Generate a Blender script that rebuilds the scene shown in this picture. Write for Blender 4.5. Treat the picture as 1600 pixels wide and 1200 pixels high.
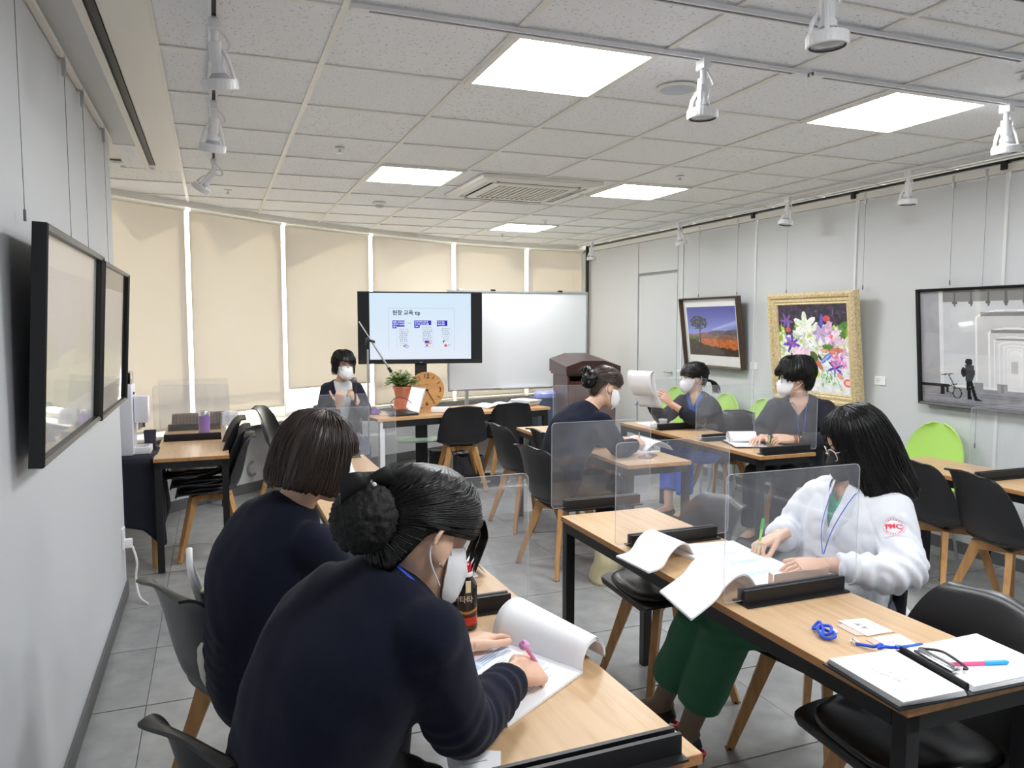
import bpy, bmesh, math, random
import numpy as np
from mathutils import Vector as V, Matrix, noise
random.seed(7); rng = np.random.default_rng(7)
for o in list(bpy.data.objects): bpy.data.objects.remove(o)
SC = bpy.context.scene; COL = SC.collection
PI = math.pi
# ---------------------------------------------------------------- camera, world, sun, exposure
cam = bpy.data.objects.new('camera', bpy.data.cameras.new('camera')); COL.objects.link(cam)
cam.data.sensor_width = 36; cam.data.lens = 27.0; cam.data.clip_start = .02
cam.location = (0, 0, 1.56); cam.rotation_euler = (math.radians(90-4.52), 0, math.radians(-21.19))
SC.camera = cam
SC.view_settings.view_transform = 'Standard'; SC.view_settings.look = 'None'
SC.view_settings.gamma = 1; SC.view_settings.use_curve_mapping = False
SC.view_settings.exposure = 1.95
SC.cycles.max_bounces = 16; SC.cycles.diffuse_bounces = 8; SC.cycles.transparent_max_bounces = 40
W = bpy.data.worlds.new('sky'); SC.world = W; W.use_nodes = True
bg = W.node_tree.nodes['Background']; bg.inputs[0].default_value = (1.0, .975, .935, 1); bg.inputs[1].default_value = 3.4
sun = bpy.data.objects.new('sun', bpy.data.lights.new('sun', 'SUN')); COL.objects.link(sun)
sun.data.energy = 6.0; sun.data.angle = .02; sun.data.color = (1, .93, .78)
sun.rotation_euler = V((.38, -.78, -.62)).to_track_quat('-Z', 'Y').to_euler()
PANEL_POWER = 9.0

# ---------------------------------------------------------------- helpers
def lin(c):
    c = c/255. if c > 1 else c
    return c/12.92 if c <= .04045 else ((c+.055)/1.055)**2.4
def rgb(r, g, b): return (lin(float(r) if r > 1 else r*255), lin(float(g) if g > 1 else g*255), lin(float(b) if b > 1 else b*255), 1)
MATS = {}
def mat(name, col=(.8,.8,.8,1), rough=.5, metal=0, spec=.5, noise_amt=0, nscale=20, bump=0, bscale=200, stretch=None, coat=0, emit=None, estr=0, sheen=0, sss=0, ior=None):
    if name in MATS: return MATS[name]
    m = bpy.data.materials.new(name); m.use_nodes = True; MATS[name] = m
    nt = m.node_tree; b = nt.nodes['Principled BSDF']
    b.inputs['Base Color'].default_value = col; b.inputs['Roughness'].default_value = rough; b.inputs['Metallic'].default_value = metal
    b.inputs['Specular IOR Level'].default_value = spec
    b.inputs['Coat Weight'].default_value = coat; b.inputs['Sheen Weight'].default_value = sheen
    if sss: b.inputs['Subsurface Weight'].default_value = sss; b.inputs['Subsurface Radius'].default_value = (.01,.004,.002); b.inputs['Subsurface Scale'].default_value = .4
    if emit: b.inputs['Emission Color'].default_value = emit; b.inputs['Emission Strength'].default_value = estr
    if noise_amt or bump:
        tc = nt.nodes.new('ShaderNodeTexCoord'); mp = nt.nodes.new('ShaderNodeMapping'); nt.links.new(tc.outputs['Object'], mp.inputs[0])
        if stretch: mp.inputs['Scale'].default_value = stretch
    if noise_amt:
        n = nt.nodes.new('ShaderNodeTexNoise'); n.inputs['Scale'].default_value = nscale; n.inputs['Detail'].default_value = 5
        nt.links.new(mp.outputs[0], n.inputs['Vector'])
        r = nt.nodes.new('ShaderNodeValToRGB'); nt.links.new(n.outputs[0], r.inputs[0])
        lo = [max(0, c*(1-noise_amt)) for c in col[:3]]+[1]; hi = [min(1, c*(1+noise_amt)) for c in col[:3]]+[1]
        r.color_ramp.elements[0].position = .3; r.color_ramp.elements[0].color = lo; r.color_ramp.elements[1].position = .7; r.color_ramp.elements[1].color = hi
        nt.links.new(r.outputs[0], b.inputs['Base Color'])
    if bump:
        n2 = nt.nodes.new('ShaderNodeTexNoise'); n2.inputs['Scale'].default_value = bscale; n2.inputs['Detail'].default_value = 3
        nt.links.new(mp.outputs[0], n2.inputs['Vector'])
        bp = nt.nodes.new('ShaderNodeBump'); bp.inputs['Strength'].default_value = bump; bp.inputs['Distance'].default_value = .002
        nt.links.new(n2.outputs[0], bp.inputs['Height']); nt.links.new(bp.outputs[0], b.inputs['Normal'])
    return m
def acrylic(name, tint, haze, tr=.9):
    m = bpy.data.materials.new(name); m.use_nodes = True; nt = m.node_tree; N = nt.nodes; L = nt.links
    N.remove(N['Principled BSDF']); out = N['Material Output']
    t = N.new('ShaderNodeBsdfTransparent'); t.inputs[0].default_value = tint
    g = N.new('ShaderNodeBsdfGlossy'); g.inputs['Roughness'].default_value = .03
    d = N.new('ShaderNodeBsdfDiffuse'); d.inputs[0].default_value = (.86,.88,.95,1)
    tl = N.new('ShaderNodeBsdfTranslucent'); tl.inputs[0].default_value = (.86,.88,.95,1)
    a0 = N.new('ShaderNodeMixShader'); a0.inputs[0].default_value = .5; L.new(d.outputs[0], a0.inputs[1]); L.new(tl.outputs[0], a0.inputs[2])
    # smears: haze varies
    tc = N.new('ShaderNodeTexCoord'); n = N.new('ShaderNodeTexNoise'); n.inputs['Scale'].default_value = 6; n.inputs['Detail'].default_value = 4
    L.new(tc.outputs['Object'], n.inputs['Vector'])
    mr = N.new('ShaderNodeMapRange'); mr.inputs[1].default_value = .3; mr.inputs[2].default_value = .8; mr.inputs[3].default_value = haze*.6; mr.inputs[4].default_value = haze*1.5
    L.new(n.outputs[0], mr.inputs[0])
    a = N.new('ShaderNodeMixShader'); L.new(mr.outputs[0], a.inputs[0]); L.new(t.outputs[0], a.inputs[1]); L.new(a0.outputs[0], a.inputs[2])
    lw = N.new('ShaderNodeLayerWeight'); lw.inputs[0].default_value = .5
    pw = N.new('ShaderNodeMath'); pw.operation = 'POWER'; pw.inputs[1].default_value = 5; L.new(lw.outputs['Facing'], pw.inputs[0])
    fr = N.new('ShaderNodeMath'); fr.operation = 'MULTIPLY_ADD'; fr.inputs[1].default_value = .9; fr.inputs[2].default_value = .035; L.new(pw.outputs[0], fr.inputs[0])
    b = N.new('ShaderNodeMixShader'); L.new(fr.outputs[0], b.inputs[0]); L.new(a.outputs[0], b.inputs[1]); L.new(g.outputs[0], b.inputs[2])
    L.new(b.outputs[0], out.inputs[0]); return m

class MB:
    """collects shapes into one mesh"""
    def __init__(s): s.bm = bmesh.new(); s.mi = 0
    def _f(s, vs):
        try:
            f = s.bm.faces.new(vs); f.material_index = s.mi; return f
        except ValueError: return None
    def box(s, c, d, rot=None, bev=0):
        x, y, z = d[0]/2, d[1]/2, d[2]/2
        M = Matrix.Translation(c) @ (rot.to_4x4() if rot else Matrix())
        if bev:
            t = bmesh.new(); bmesh.ops.create_cube(t, size=1)
            for v in t.verts: v.co = V((v.co.x*d[0], v.co.y*d[1], v.co.z*d[2]))
            bmesh.ops.bevel(t, geom=t.edges[:], offset=bev, segments=2, affect='EDGES', profile=.6)
            s.merge(t, M); t.free(); return s
        vs = [s.bm.verts.new(M @ V((sx*x, sy*y, sz*z))) for sx in (-1,1) for sy in (-1,1) for sz in (-1,1)]
        for q in ((0,1,3,2),(4,6,7,5),(0,4,5,1),(2,3,7,6),(0,2,6,4),(1,5,7,3)): s._f([vs[i] for i in q])
        return s
    def merge(s, t, M=Matrix()):
        mp = {v: s.bm.verts.new(M @ v.co) for v in t.verts}
        for f in t.faces: s._f([mp[v] for v in f.verts])
        return s
    def loft(s, rings, cap=(True, True), closed=True):
        R = [[s.bm.verts.new(p) for p in r] for r in rings]
        n = len(R[0])
        for a, b in zip(R, R[1:]):
            for i in range(n if closed else n-1):
                j = (i+1) % n; s._f([a[i], a[j], b[j], b[i]])
        if closed and cap[0]: s._f(R[0][::-1])
        if closed and cap[1]: s._f(R[-1])
        return s
    def tube(s, pts, r, n=8, cap=True, flat=1.0, up=None):
        pts = [V(p) for p in pts]
        rr = r if hasattr(r, '__len__') else [r]*len(pts)
        rings = []; prev = V(up) if up else None
        for i, p in enumerate(pts):
            t = (pts[min(i+1, len(pts)-1)]-pts[max(i-1, 0)])
            if t.length < 1e-9: t = V((0,0,1))
            t.normalize()
            if prev is None: prev = V((0,0,1)) if abs(t.z) < .9 else V((1,0,0))
            a = (prev - t*prev.dot(t))
            if a.length < 1e-6: a = V((1,0,0)) if abs(t.x) < .9 else V((0,1,0)); a = a - t*a.dot(t)
            a.normalize(); prev = a; b = t.cross(a)
            rings.append([p + a*(math.cos(q)*rr[i]) + b*(math.sin(q)*rr[i]*flat) for q in [2*PI*k/n for k in range(n)]])
        return s.loft(rings, (cap, cap))
    def cyl(s, p0, p1, r0, r1=None, n=16): return s.tube([p0, p1], [r0, r0 if r1 is None else r1], n)
    def lathe(s, prof, c=(0,0,0), n=24, M=None):
        rings = []
        for r, z in prof:
            pts = [V((r*math.cos(2*PI*k/n), r*math.sin(2*PI*k/n), z)) for k in range(n)]
            rings.append([(M @ p if M else p) + V(c) for p in pts])
        return s.loft(rings)
    def prism(s, poly, h, M=Matrix()):
        a = [s.bm.verts.new(M @ V((x, y, 0))) for x, y in poly]; b = [s.bm.verts.new(M @ V((x, y, h))) for x, y in poly]
        s._f(a[::-1]); s._f(b); n = len(poly)
        for i in range(n): s._f([a[i], a[(i+1) % n], b[(i+1) % n], b[i]])
        return s
    def grid(s, fn, nu, nv, thick=0):
        P = [[V(fn(i/nu, j/nv)) for j in range(nv+1)] for i in range(nu+1)]
        vs = [[s.bm.verts.new(p) for p in row] for row in P]
        for i in range(nu):
            for j in range(nv): s._f([vs[i][j], vs[i+1][j], vs[i+1][j+1], vs[i][j+1]])
        if thick:
            nm = lambda i, j: ((P[min(i+1,nu)][j]-P[max(i-1,0)][j]).cross(P[i][min(j+1,nv)]-P[i][max(j-1,0)])).normalized()
            ws = [[s.bm.verts.new(P[i][j]-nm(i,j)*thick) for j in range(nv+1)] for i in range(nu+1)]
            for i in range(nu):
                for j in range(nv): s._f([ws[i][j], ws[i][j+1], ws[i+1][j+1], ws[i+1][j]])
            for i in range(nu):
                s._f([vs[i][0], ws[i][0], ws[i+1][0], vs[i+1][0]]); s._f([vs[i][nv], vs[i+1][nv], ws[i+1][nv], ws[i][nv]])
            for j in range(nv):
                s._f([vs[0][j], vs[0][j+1], ws[0][j+1], ws[0][j]]); s._f([vs[nu][j], ws[nu][j], ws[nu][j+1], vs[nu][j+1]])
        return s
    def ball(s, c, r, n=12, M=None):
        r = r if hasattr(r, '__len__') else (r, r, r)
        rings = []
        for i in range(1, n):
            a = PI*i/n - PI/2
            ring = [V((math.cos(a)*math.cos(2*PI*k/(2*n))*r[0], math.cos(a)*math.sin(2*PI*k/(2*n))*r[1], math.sin(a)*r[2])) for k in range(2*n)]
            rings.append([(M @ p if M else p)+V(c) for p in ring])
        return s.loft(rings)
    def mesh(s, name, smooth=True, angle=40, fix=True):
        if fix: bmesh.ops.recalc_face_normals(s.bm, faces=s.bm.faces[:])
        me = bpy.data.meshes.new(name); s.bm.to_mesh(me); s.bm.free()
        if smooth:
            me.polygons.foreach_set('use_smooth', [True]*len(me.polygons))
            if angle < 180: me.set_sharp_from_angle(angle=math.radians(angle))
        return me
    def build(s, name, m, parent=None, smooth=True, angle=40, loc=None, fix=True):
        me = s.mesh(name, smooth, angle, fix)
        for x in (m if isinstance(m, (list, tuple)) else [m]): me.materials.append(x)
        return link(name, me, parent, loc)
def link(name, me, parent=None, loc=None):
    o = bpy.data.objects.new(name, me); COL.objects.link(o)
    if parent: o.parent = parent
    if loc: o.location = loc
    return o
def tag(o, label=None, cat=None, group=None, kind=None):
    if label: o['label'] = label
    if cat: o['category'] = cat
    if group: o['group'] = group
    if kind: o['kind'] = kind
    return o
def thing(name, label, cat, loc=(0,0,0), rz=0, group=None):
    o = bpy.data.objects.new(name, None); COL.objects.link(o); o.empty_display_size = .1
    o.location = loc; o.rotation_euler = (0, 0, rz)
    return tag(o, label, cat, group)
def struct(o): o['kind'] = 'structure'; return o
def dup(root, loc, rz=0, label=None, group=None):
    r = root.copy(); COL.objects.link(r); r.location = loc; r.rotation_euler = (0, 0, rz)
    if label: r['label'] = label
    if group: r['group'] = group
    for ch in list(root.children):
        c = ch.copy(); COL.objects.link(c); c.parent = r
        for g in list(ch.children):
            d = g.copy(); COL.objects.link(d); d.parent = c
    return r
def rotz(a): return Matrix.Rotation(a, 3, 'Z')
def rr_poly(w, h, r, n=5):
    out = []
    for cx, cy, a0 in ((w/2-r, h/2-r, 0), (-w/2+r, h/2-r, PI/2), (-w/2+r, -h/2+r, PI), (w/2-r, -h/2+r, 1.5*PI)):
        for k in range(n+1): a = a0+PI/2*k/n; out.append((cx+r*math.cos(a), cy+r*math.sin(a)))
    return out
def cr(pts, n):   # Catmull-Rom resample
    pts = [V(p) for p in pts]; out = []
    for k in range(n+1):
        u = k/n*(len(pts)-1); i = min(int(u), len(pts)-2); t = u-i
        p0, p1, p2, p3 = pts[max(i-1,0)], pts[i], pts[i+1], pts[min(i+2,len(pts)-1)]
        out.append(.5*((2*p1)+(p2-p0)*t+(2*p0-5*p1+4*p2-p3)*t*t+(3*p1-p0-3*p2+p3)*t**3))
    return out
def interp(tab, x):
    if x <= tab[0][0]: return tab[0][1:]
    for a, b in zip(tab, tab[1:]):
        if x <= b[0]:
            t = (x-a[0])/(b[0]-a[0]); t = t*t*(3-2*t)*.4+t*.6
            return [p+(q-p)*t for p, q in zip(a[1:], b[1:])]
    return tab[-1][1:]
def text_mesh(txt, size, extrude=.0004, align='CENTER', bold=0):
    c = bpy.data.curves.new('t', 'FONT'); c.body = txt; c.size = size; c.extrude = extrude; c.align_x = align; c.align_y = 'CENTER'; c.offset = bold; c.resolution_u = 3
    o = bpy.data.objects.new('t', c); COL.objects.link(o)
    dg = bpy.context.evaluated_depsgraph_get()
    me = bpy.data.meshes.new_from_object(o.evaluated_get(dg)); bpy.data.objects.remove(o); bpy.data.curves.remove(c); return me
def text(name, txt, size, m, M, parent=None, **k):
    me = text_mesh(txt, size, **k); me.transform(M); me.materials.clear(); me.materials.append(m); return link(name, me, parent)
def frame_M(o, x, y):     # matrix with local x,y axes and origin
    x = V(x).normalized(); y = V(y); y = (y-x*y.dot(x)).normalized(); z = x.cross(y)
    return Matrix(((x.x,y.x,z.x,o[0]),(x.y,y.y,z.y,o[1]),(x.z,y.z,z.z,o[2]),(0,0,0,1)))
_pm = {}
def print_mat(name='print', rough=.5, emit=0, coat=0):
    k = (rough, emit, coat)
    if k in _pm: return _pm[k]
    m = bpy.data.materials.new(name); m.use_nodes = True; b = m.node_tree.nodes['Principled BSDF']
    a = m.node_tree.nodes.new('ShaderNodeVertexColor'); a.layer_name = 'Col'
    m.node_tree.links.new(a.outputs[0], b.inputs['Base Color']); b.inputs['Roughness'].default_value = rough; b.inputs['Coat Weight'].default_value = coat
    if emit:
        m.node_tree.links.new(a.outputs[0], b.inputs['Emission Color']); b.inputs['Emission Strength'].default_value = emit
        b.inputs['Base Color'].default_value = (0,0,0,1); m.node_tree.links.remove(b.inputs['Base Color'].links[0])
    _pm[k] = m; return m
def printed(name, img, w, h, M, parent=None, m=None):
    """flat print: img is an array [rows from top, cols, 3] of sRGB 0..1, one face a pixel"""
    ny, nx = img.shape[:2]
    xs = np.linspace(-w/2, w/2, nx+1); ys = np.linspace(h/2, -h/2, ny+1)
    co = np.zeros((ny+1, nx+1, 3)); co[..., 0] = xs[None]; co[..., 1] = ys[:, None]
    R = np.array(M.to_3x3()); co = co.reshape(-1, 3) @ R.T + np.array(M.translation)
    i = np.arange(ny)[:, None]*(nx+1)+np.arange(nx)[None]
    fc = np.stack([i, i+nx+1, i+nx+2, i+1], -1).reshape(-1, 4)
    me = bpy.data.meshes.new(name); me.from_pydata(co.tolist(), [], fc.tolist())
    c = np.clip(img, 0, 1); c = np.where(c <= .04045, c/12.92, ((c+.055)/1.055)**2.4)
    col = np.concatenate([c, np.ones((ny, nx, 1))], -1).reshape(-1, 4)
    at = me.color_attributes.new('Col', 'FLOAT_COLOR', 'CORNER'); at.data.foreach_set('color', np.repeat(col, 4, 0).astype(np.float32).ravel())
    me.materials.append(m or print_mat()); return link(name, me, parent)
def canvas(h, w, c): a = np.zeros((h, w, 3)); a[:] = np.array(c); return a
def c255(*c): return np.array(c)/255.
def gxy(a): h, w = a.shape[:2]; return np.meshgrid((np.arange(w)+.5)/w, (np.arange(h)+.5)/h)
def ell(a, cx, cy, rx, ry, c, rot=0, al=1):
    X, Y = gxy(a); dx, dy = X-cx, Y-cy; k, s = math.cos(rot), math.sin(rot)
    m = ((dx*k+dy*s)/rx)**2+((-dx*s+dy*k)/ry)**2 < 1; a[m] = a[m]*(1-al)+np.array(c)*al
def rect(a, x0, y0, x1, y1, c, al=1):
    X, Y = gxy(a); m = (X >= x0)&(X < x1)&(Y >= y0)&(Y < y1); a[m] = a[m]*(1-al)+np.array(c)*al
def poly(a, pts, c, al=1):
    X, Y = gxy(a); ins = np.zeros(X.shape, bool); n = len(pts)
    for i in range(n):
        (x0, y0), (x1, y1) = pts[i], pts[(i+1) % n]
        if y0 == y1: continue
        ins ^= ((y0 > Y) != (y1 > Y)) & (X < (x1-x0)*(Y-y0)/(y1-y0)+x0)
    a[ins] = a[ins]*(1-al)+np.array(c)*al
def line(a, x0, y0, x1, y1, w, c, al=1):
    d = math.hypot(x1-x0, y1-y0) or 1e-6; nx, ny = -(y1-y0)/d*w/2, (x1-x0)/d*w/2
    poly(a, [(x0+nx,y0+ny),(x1+nx,y1+ny),(x1-nx,y1-ny),(x0-nx,y0-ny)], c, al)
def fbm(h, w, s, seed=0):
    r = np.random.default_rng(seed); out = np.zeros((h, w)); amp = 1; tot = 0
    for k in range(5):
        n = max(2, int(s*2**k)); g = r.random((n+2, n+2)); y = np.linspace(0, n, h); x = np.linspace(0, n, w)
        yi, xi = y.astype(int), x.astype(int); fy, fx = (y-yi)[:, None], (x-xi)[None]
        v = g[yi][:, xi]*(1-fy)*(1-fx)+g[yi+1][:, xi]*fy*(1-fx)+g[yi][:, xi+1]*(1-fy)*fx+g[yi+1][:, xi+1]*fy*fx
        out += v*amp; tot += amp; amp *= .55
    return out/tot
# ---------------------------------------------------------------- materials
M_wall = mat('white_wall_paint', rgb(205,208,211), .55, bump=.05, bscale=60)
M_wall2 = mat('white_wall_panel', rgb(208,211,213), .5, bump=.05, bscale=60)
M_tile_f = None
def floor_mat():
    m = mat('grey_stone_floor', rgb(152,153,154), .27, noise_amt=.13, nscale=9, bump=.03, bscale=25)
    nt = m.node_tree; oi = nt.nodes.new('ShaderNodeObjectInfo'); hs = nt.nodes.new('ShaderNodeHueSaturation')
    b = nt.nodes['Principled BSDF']; src = b.inputs['Base Color'].links[0].from_socket
    mr = nt.nodes.new('ShaderNodeMapRange'); mr.inputs[3].default_value = .93; mr.inputs[4].default_value = 1.06
    nt.links.new(oi.outputs['Random'], mr.inputs[0]); nt.links.new(mr.outputs[0], hs.inputs['Value']); nt.links.new(src, hs.inputs['Color']); nt.links.new(hs.outputs[0], b.inputs['Base Color'])
    return m
def ceil_mat():
    m = mat('mineral_ceiling_tile', rgb(244,246,249), .8); nt = m.node_tree; b = nt.nodes['Principled BSDF']
    tc = nt.nodes.new('ShaderNodeTexCoord'); oi = nt.nodes.new('ShaderNodeObjectInfo'); ad = nt.nodes.new('ShaderNodeVectorMath')
    nt.links.new(tc.outputs['Object'], ad.inputs[0]); mu = nt.nodes.new('ShaderNodeMath'); mu.operation = 'MULTIPLY'; mu.inputs[1].default_value = 40
    nt.links.new(oi.outputs['Random'], mu.inputs[0]); nt.links.new(mu.outputs[0], ad.inputs[1])
    out = None
    for sc, st, th in ((1, (150, 60, 1), .27), (1, (60, 140, 1), .27)):
        mp = nt.nodes.new('ShaderNodeMapping'); mp.inputs['Scale'].default_value = st; nt.links.new(ad.outputs[0], mp.inputs[0]); mp.inputs['Rotation'].default_value = (0,0,.5)
        n = nt.nodes.new('ShaderNodeTexNoise'); n.inputs['Scale'].default_value = sc; n.inputs['Detail'].default_value = 0; nt.links.new(mp.outputs[0], n.inputs['Vector'])
        r = nt.nodes.new('ShaderNodeValToRGB'); r.color_ramp.elements[0].position = th-.07; r.color_ramp.elements[0].color = (.62,.61,.6,1); r.color_ramp.elements[1].position = th; r.color_ramp.elements[1].color = (1,1,1,1)
        nt.links.new(n.outputs[0], r.inputs[0])
        if out is None: out = r
        else:
            mx = nt.nodes.new('ShaderNodeMix'); mx.data_type = 'RGBA'; mx.blend_type = 'MULTIPLY'; mx.inputs[0].default_value = 1
            nt.links.new(out.outputs[0], mx.inputs[6]); nt.links.new(r.outputs[0], mx.inputs[7])
            m2 = nt.nodes.new('ShaderNodeMix'); m2.data_type = 'RGBA'; m2.blend_type = 'MULTIPLY'; m2.inputs[0].default_value = 1; m2.inputs[7].default_value = rgb(244,246,249)
            nt.links.new(mx.outputs[2], m2.inputs[6]); nt.links.new(m2.outputs[2], b.inputs['Base Color'])
    return m
def wood_mat(name, c0, c1, rough=.35, axis='Y', scale=1.0):
    m = mat(name, c0, rough); nt = m.node_tree; b = nt.nodes['Principled BSDF']
    tc = nt.nodes.new('ShaderNodeTexCoord'); mp = nt.nodes.new('ShaderNodeMapping'); nt.links.new(tc.outputs['Object'], mp.inputs[0])
    st = {'X': (2, 26, 26), 'Y': (26, 2, 26), 'Z': (26, 26, 2)}[axis]; mp.inputs['Scale'].default_value = [q*scale for q in st]
    n = nt.nodes.new('ShaderNodeTexNoise'); n.inputs['Scale'].default_value = 1.3; n.inputs['Detail'].default_value = 6; n.inputs['Distortion'].default_value = .6
    nt.links.new(mp.outputs[0], n.inputs['Vector']); r = nt.nodes.new('ShaderNodeValToRGB'); nt.links.new(n.outputs[0], r.inputs[0])
    r.color_ramp.elements[0].position = .32; r.color_ramp.elements[0].color = c1; r.color_ramp.elements[1].position = .62; r.color_ramp.elements[1].color = c0
    nt.links.new(r.outputs[0], b.inputs['Base Color']); return m
M_top = wood_mat('oak_laminate', rgb(204,172,134), rgb(188,152,111), .32)
M_topedge = wood_mat('oak_laminate_edge', rgb(190,140,90), rgb(165,115,70), .4)
M_legwood = wood_mat('beech_leg', rgb(200,152,98), rgb(176,128,76), .45, 'Z')
M_dark = mat('black_powder_coat', rgb(20,20,23), .45)
M_black = mat('black_plastic', rgb(26,26,29), .38, bump=.05, bscale=400)
M_vinyl = mat('black_vinyl_pad', rgb(24,24,26), .3, bump=.12, bscale=70)
M_white = mat('white_plastic', rgb(238,238,240), .35)
M_offwhite = mat('off_white_metal', rgb(238,236,230), .45)
M_paper = mat('white_paper', rgb(243,244,247), .7)
M_alu = mat('aluminium', rgb(196,198,200), .35, .8)
M_steel = mat('dark_steel_wire', rgb(105,106,108), .4, .7)
M_chrome = mat('chrome', rgb(205,207,210), .15, 1)
M_stone = mat('grey_stone_sill', rgb(135,132,126), .4, noise_amt=.15, nscale=30)
M_base = mat('dark_grey_baseboard', rgb(96,97,98), .5)
M_green = mat('lime_green_plastic', rgb(186,228,116), .4)
M_gold = mat('gilt_frame', rgb(216,196,152), .5, .2, noise_amt=.3, nscale=60, bump=.5, bscale=90)
M_gold2 = mat('gilt_frame_bright', rgb(232,214,172), .42, .25, noise_amt=.15, nscale=40)
M_brownframe = wood_mat('walnut_frame', rgb(86,68,52), rgb(60,46,36), .45, 'Z')
M_blackframe = mat('black_picture_frame', rgb(18,18,20), .4)
M_mount = mat('white_picture_mount', rgb(246,246,244), .8)
M_lect = wood_mat('mahogany', rgb(88,52,44), rgb(62,34,30), .3, 'Z')
M_terra = mat('terracotta', rgb(208,128,98), .8, noise_amt=.1, nscale=15)
M_blue = mat('blue_lanyard', rgb(34,84,214), .6)
M_acry = acrylic('clear_acrylic', (.97,.975,.985,1), .055)
M_acedge = mat('acrylic_edge', rgb(214,220,228), .2)
M_acedge.node_tree.nodes['Principled BSDF'].inputs['Alpha'].default_value = .5
M_glass = acrylic('window_glass', (.97,.98,.97,1), .0)
M_picglass = acrylic('picture_glass', (1,1,1,1), .0)
def blind_mat():
    m = bpy.data.materials.new('beige_blind_fabric'); m.use_nodes = True; N = m.node_tree.nodes; L = m.node_tree.links; N.remove(N['Principled BSDF'])
    d = N.new('ShaderNodeBsdfDiffuse'); t = N.new('ShaderNodeBsdfTranslucent'); x = N.new('ShaderNodeMixShader'); x.inputs[0].default_value = .17
    d.inputs[0].default_value = rgb(212,206,199); t.inputs[0].default_value = rgb(230,225,214)
    L.new(d.outputs[0], x.inputs[1]); L.new(t.outputs[0], x.inputs[2]); L.new(x.outputs[0], N['Material Output'].inputs[0]); return m
M_blind = blind_mat()
M_floor = floor_mat(); M_ceil = ceil_mat()
M_emit = mat('led_diffuser', (1,1,1,1), .4, emit=(.965,.985,1,1), estr=PANEL_POWER)

# ---------------------------------------------------------------- room shell
XL, XR, ZC, YB = -.51, 4.70, 2.59, -2.6
WV = [V((-1.7,5.95)), V((-1.05,6.5)), V((-.19,7.28)), V((.665,8.02)), V((1.65,8.62)), V((2.79,9.2)), V((3.88,9.48)), V((4.86,9.5))]
def off(d):   # window line moved inward (+) by d
    out = []
    for i, p in enumerate(WV):
        ns = []
        for a, b in ((i-1, i), (i, i+1)):
            if a >= 0 and b < len(WV): t = (WV[b]-WV[a]).normalized(); ns.append(V((t.y, -t.x)))
        n = sum(ns, V((0,0))).normalized(); out.append(p+n*d/max(.5, n.dot(ns[0])))
    return out
outline = [(-1.75, 4.85), (XL, 4.85), (XL, YB), (XR, YB), (XR, 9.75)] + [tuple(p) for p in off(-.16)[::-1]]
mb = MB(); mb.prism(outline, .1, Matrix.Translation((0,0,-.107))); floor = struct(mb.build('floor', mat('floor_joint', rgb(92,90,87), .6), smooth=False))
tb = MB(); tb.box((0,0,0), (.5975,.5975,.006), bev=.0008); ftile = tb.mesh('floor_tile', False); ftile.materials.append(M_floor)
wl = off(.0)
def inside(x, y, m=.35):
    if x < XL-.02 and y < 4.9: return False
    for a, b in zip(WV, WV[1:]):
        t = (b-a).normalized(); n = V((t.y, -t.x))
        if (V((x, y))-a).dot(n) < -m and a.x-.3 <= x <= b.x+.3: return False
    return True
for i in range(-3, 9):
    for j in range(-1, 11):
        x, y = -.30+.6*(i+.5), 3.37+.605*(j-4+.5)
        if x < XL-.3 and y < 5: continue
        if x > XR+.3 or y > 9.9 or not inside(max(x, XL), y, .3): continue
        link('floor_tile', ftile, floor, (x, y, -.004))
GX, GY = -.17, 2.62
mb = MB(); mb.prism(outline, .12, Matrix.Translation((0,0,ZC+.03))); ceiling = struct(mb.build('ceiling', M_offwhite, smooth=False))
ct = MB(); ct.box((0,0,.008), (.590,.596,.016), bev=.002); ctile = ct.mesh('ceiling_tile', False); ctile.materials.append(M_ceil)
panels = {(2,0), (5,0), (2,4), (5,4), (5,8), (2,-4), (5,-4)}
ac_cells = {(3,4), (4,4), (3,5), (4,5)}
def rowy(j): return GY+.606*j
for i in range(-2, 8):
    for j in range(-5, 12):
        x, y = GX+.6*(i+.5), rowy(j)+.303
        if (i, j) in panels or not inside(x, y, .28): continue
        if i < 0 and y < 5.9 : continue
        link('ceiling_tile', ctile, ceiling, (x, y, ZC+.005))
for i in range(-1, 9):
    y0 = YB if i >= 0 else 5.73
    y1 = min(9.4, 7.3+max(0, (GX+.6*i)+.1)*.75) + .2
    mb = MB(); mb.box((GX+.6*i, (y0+y1)/2, ZC-.001), (.024, y1-y0, .006)); mb.build('ceiling_bar', M_offwhite, ceiling, False)
for j in range(-5, 12):
    xa = GX if rowy(j) < 5.7 else -.9
    if rowy(j) > 7.2: xa = max(xa, (rowy(j)-7.3)/.72-.4)
    if xa > 4.5: continue
    mb = MB(); mb.box(((xa+XR)/2, rowy(j), ZC+.0005), (XR-xa, .022, .006)); mb.build('ceiling_bar', M_offwhite, ceiling, False)
# plain gypsum strip with slot diffuser along the left wall
mb = MB(); mb.box(((XL-.36)/2, (YB+5.0)/2, ZC+.004), (.15, 5.0-YB, .02)); mb.build('gypsum_strip', M_wall, ceiling, False)
mb = MB(); mb.box(((XL-.36)/2, 5.37, ZC+.003), (.15, .7, .02), bev=.004); mb.build('access_hatch', M_ceil, ceiling, False)
mb = MB(); mb.box((-.345, (YB+5.73)/2, ZC+.012), (.03, 5.73-YB, .01)); mb.build('slot_diffuser', M_dark, ceiling, False)
for x, w in ((-.375, .03), (-.245, .15)):
    mb = MB(); mb.box((x, (YB+5.73)/2, ZC-.002), (w, 5.73-YB, .012)); mb.build('slot_frame', M_offwhite, ceiling, False)
mb = MB(); mb.box((-.44, 5.745, ZC-.002), (.2, .03, .012)); mb.build('slot_frame', M_offwhite, ceiling, False)
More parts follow.
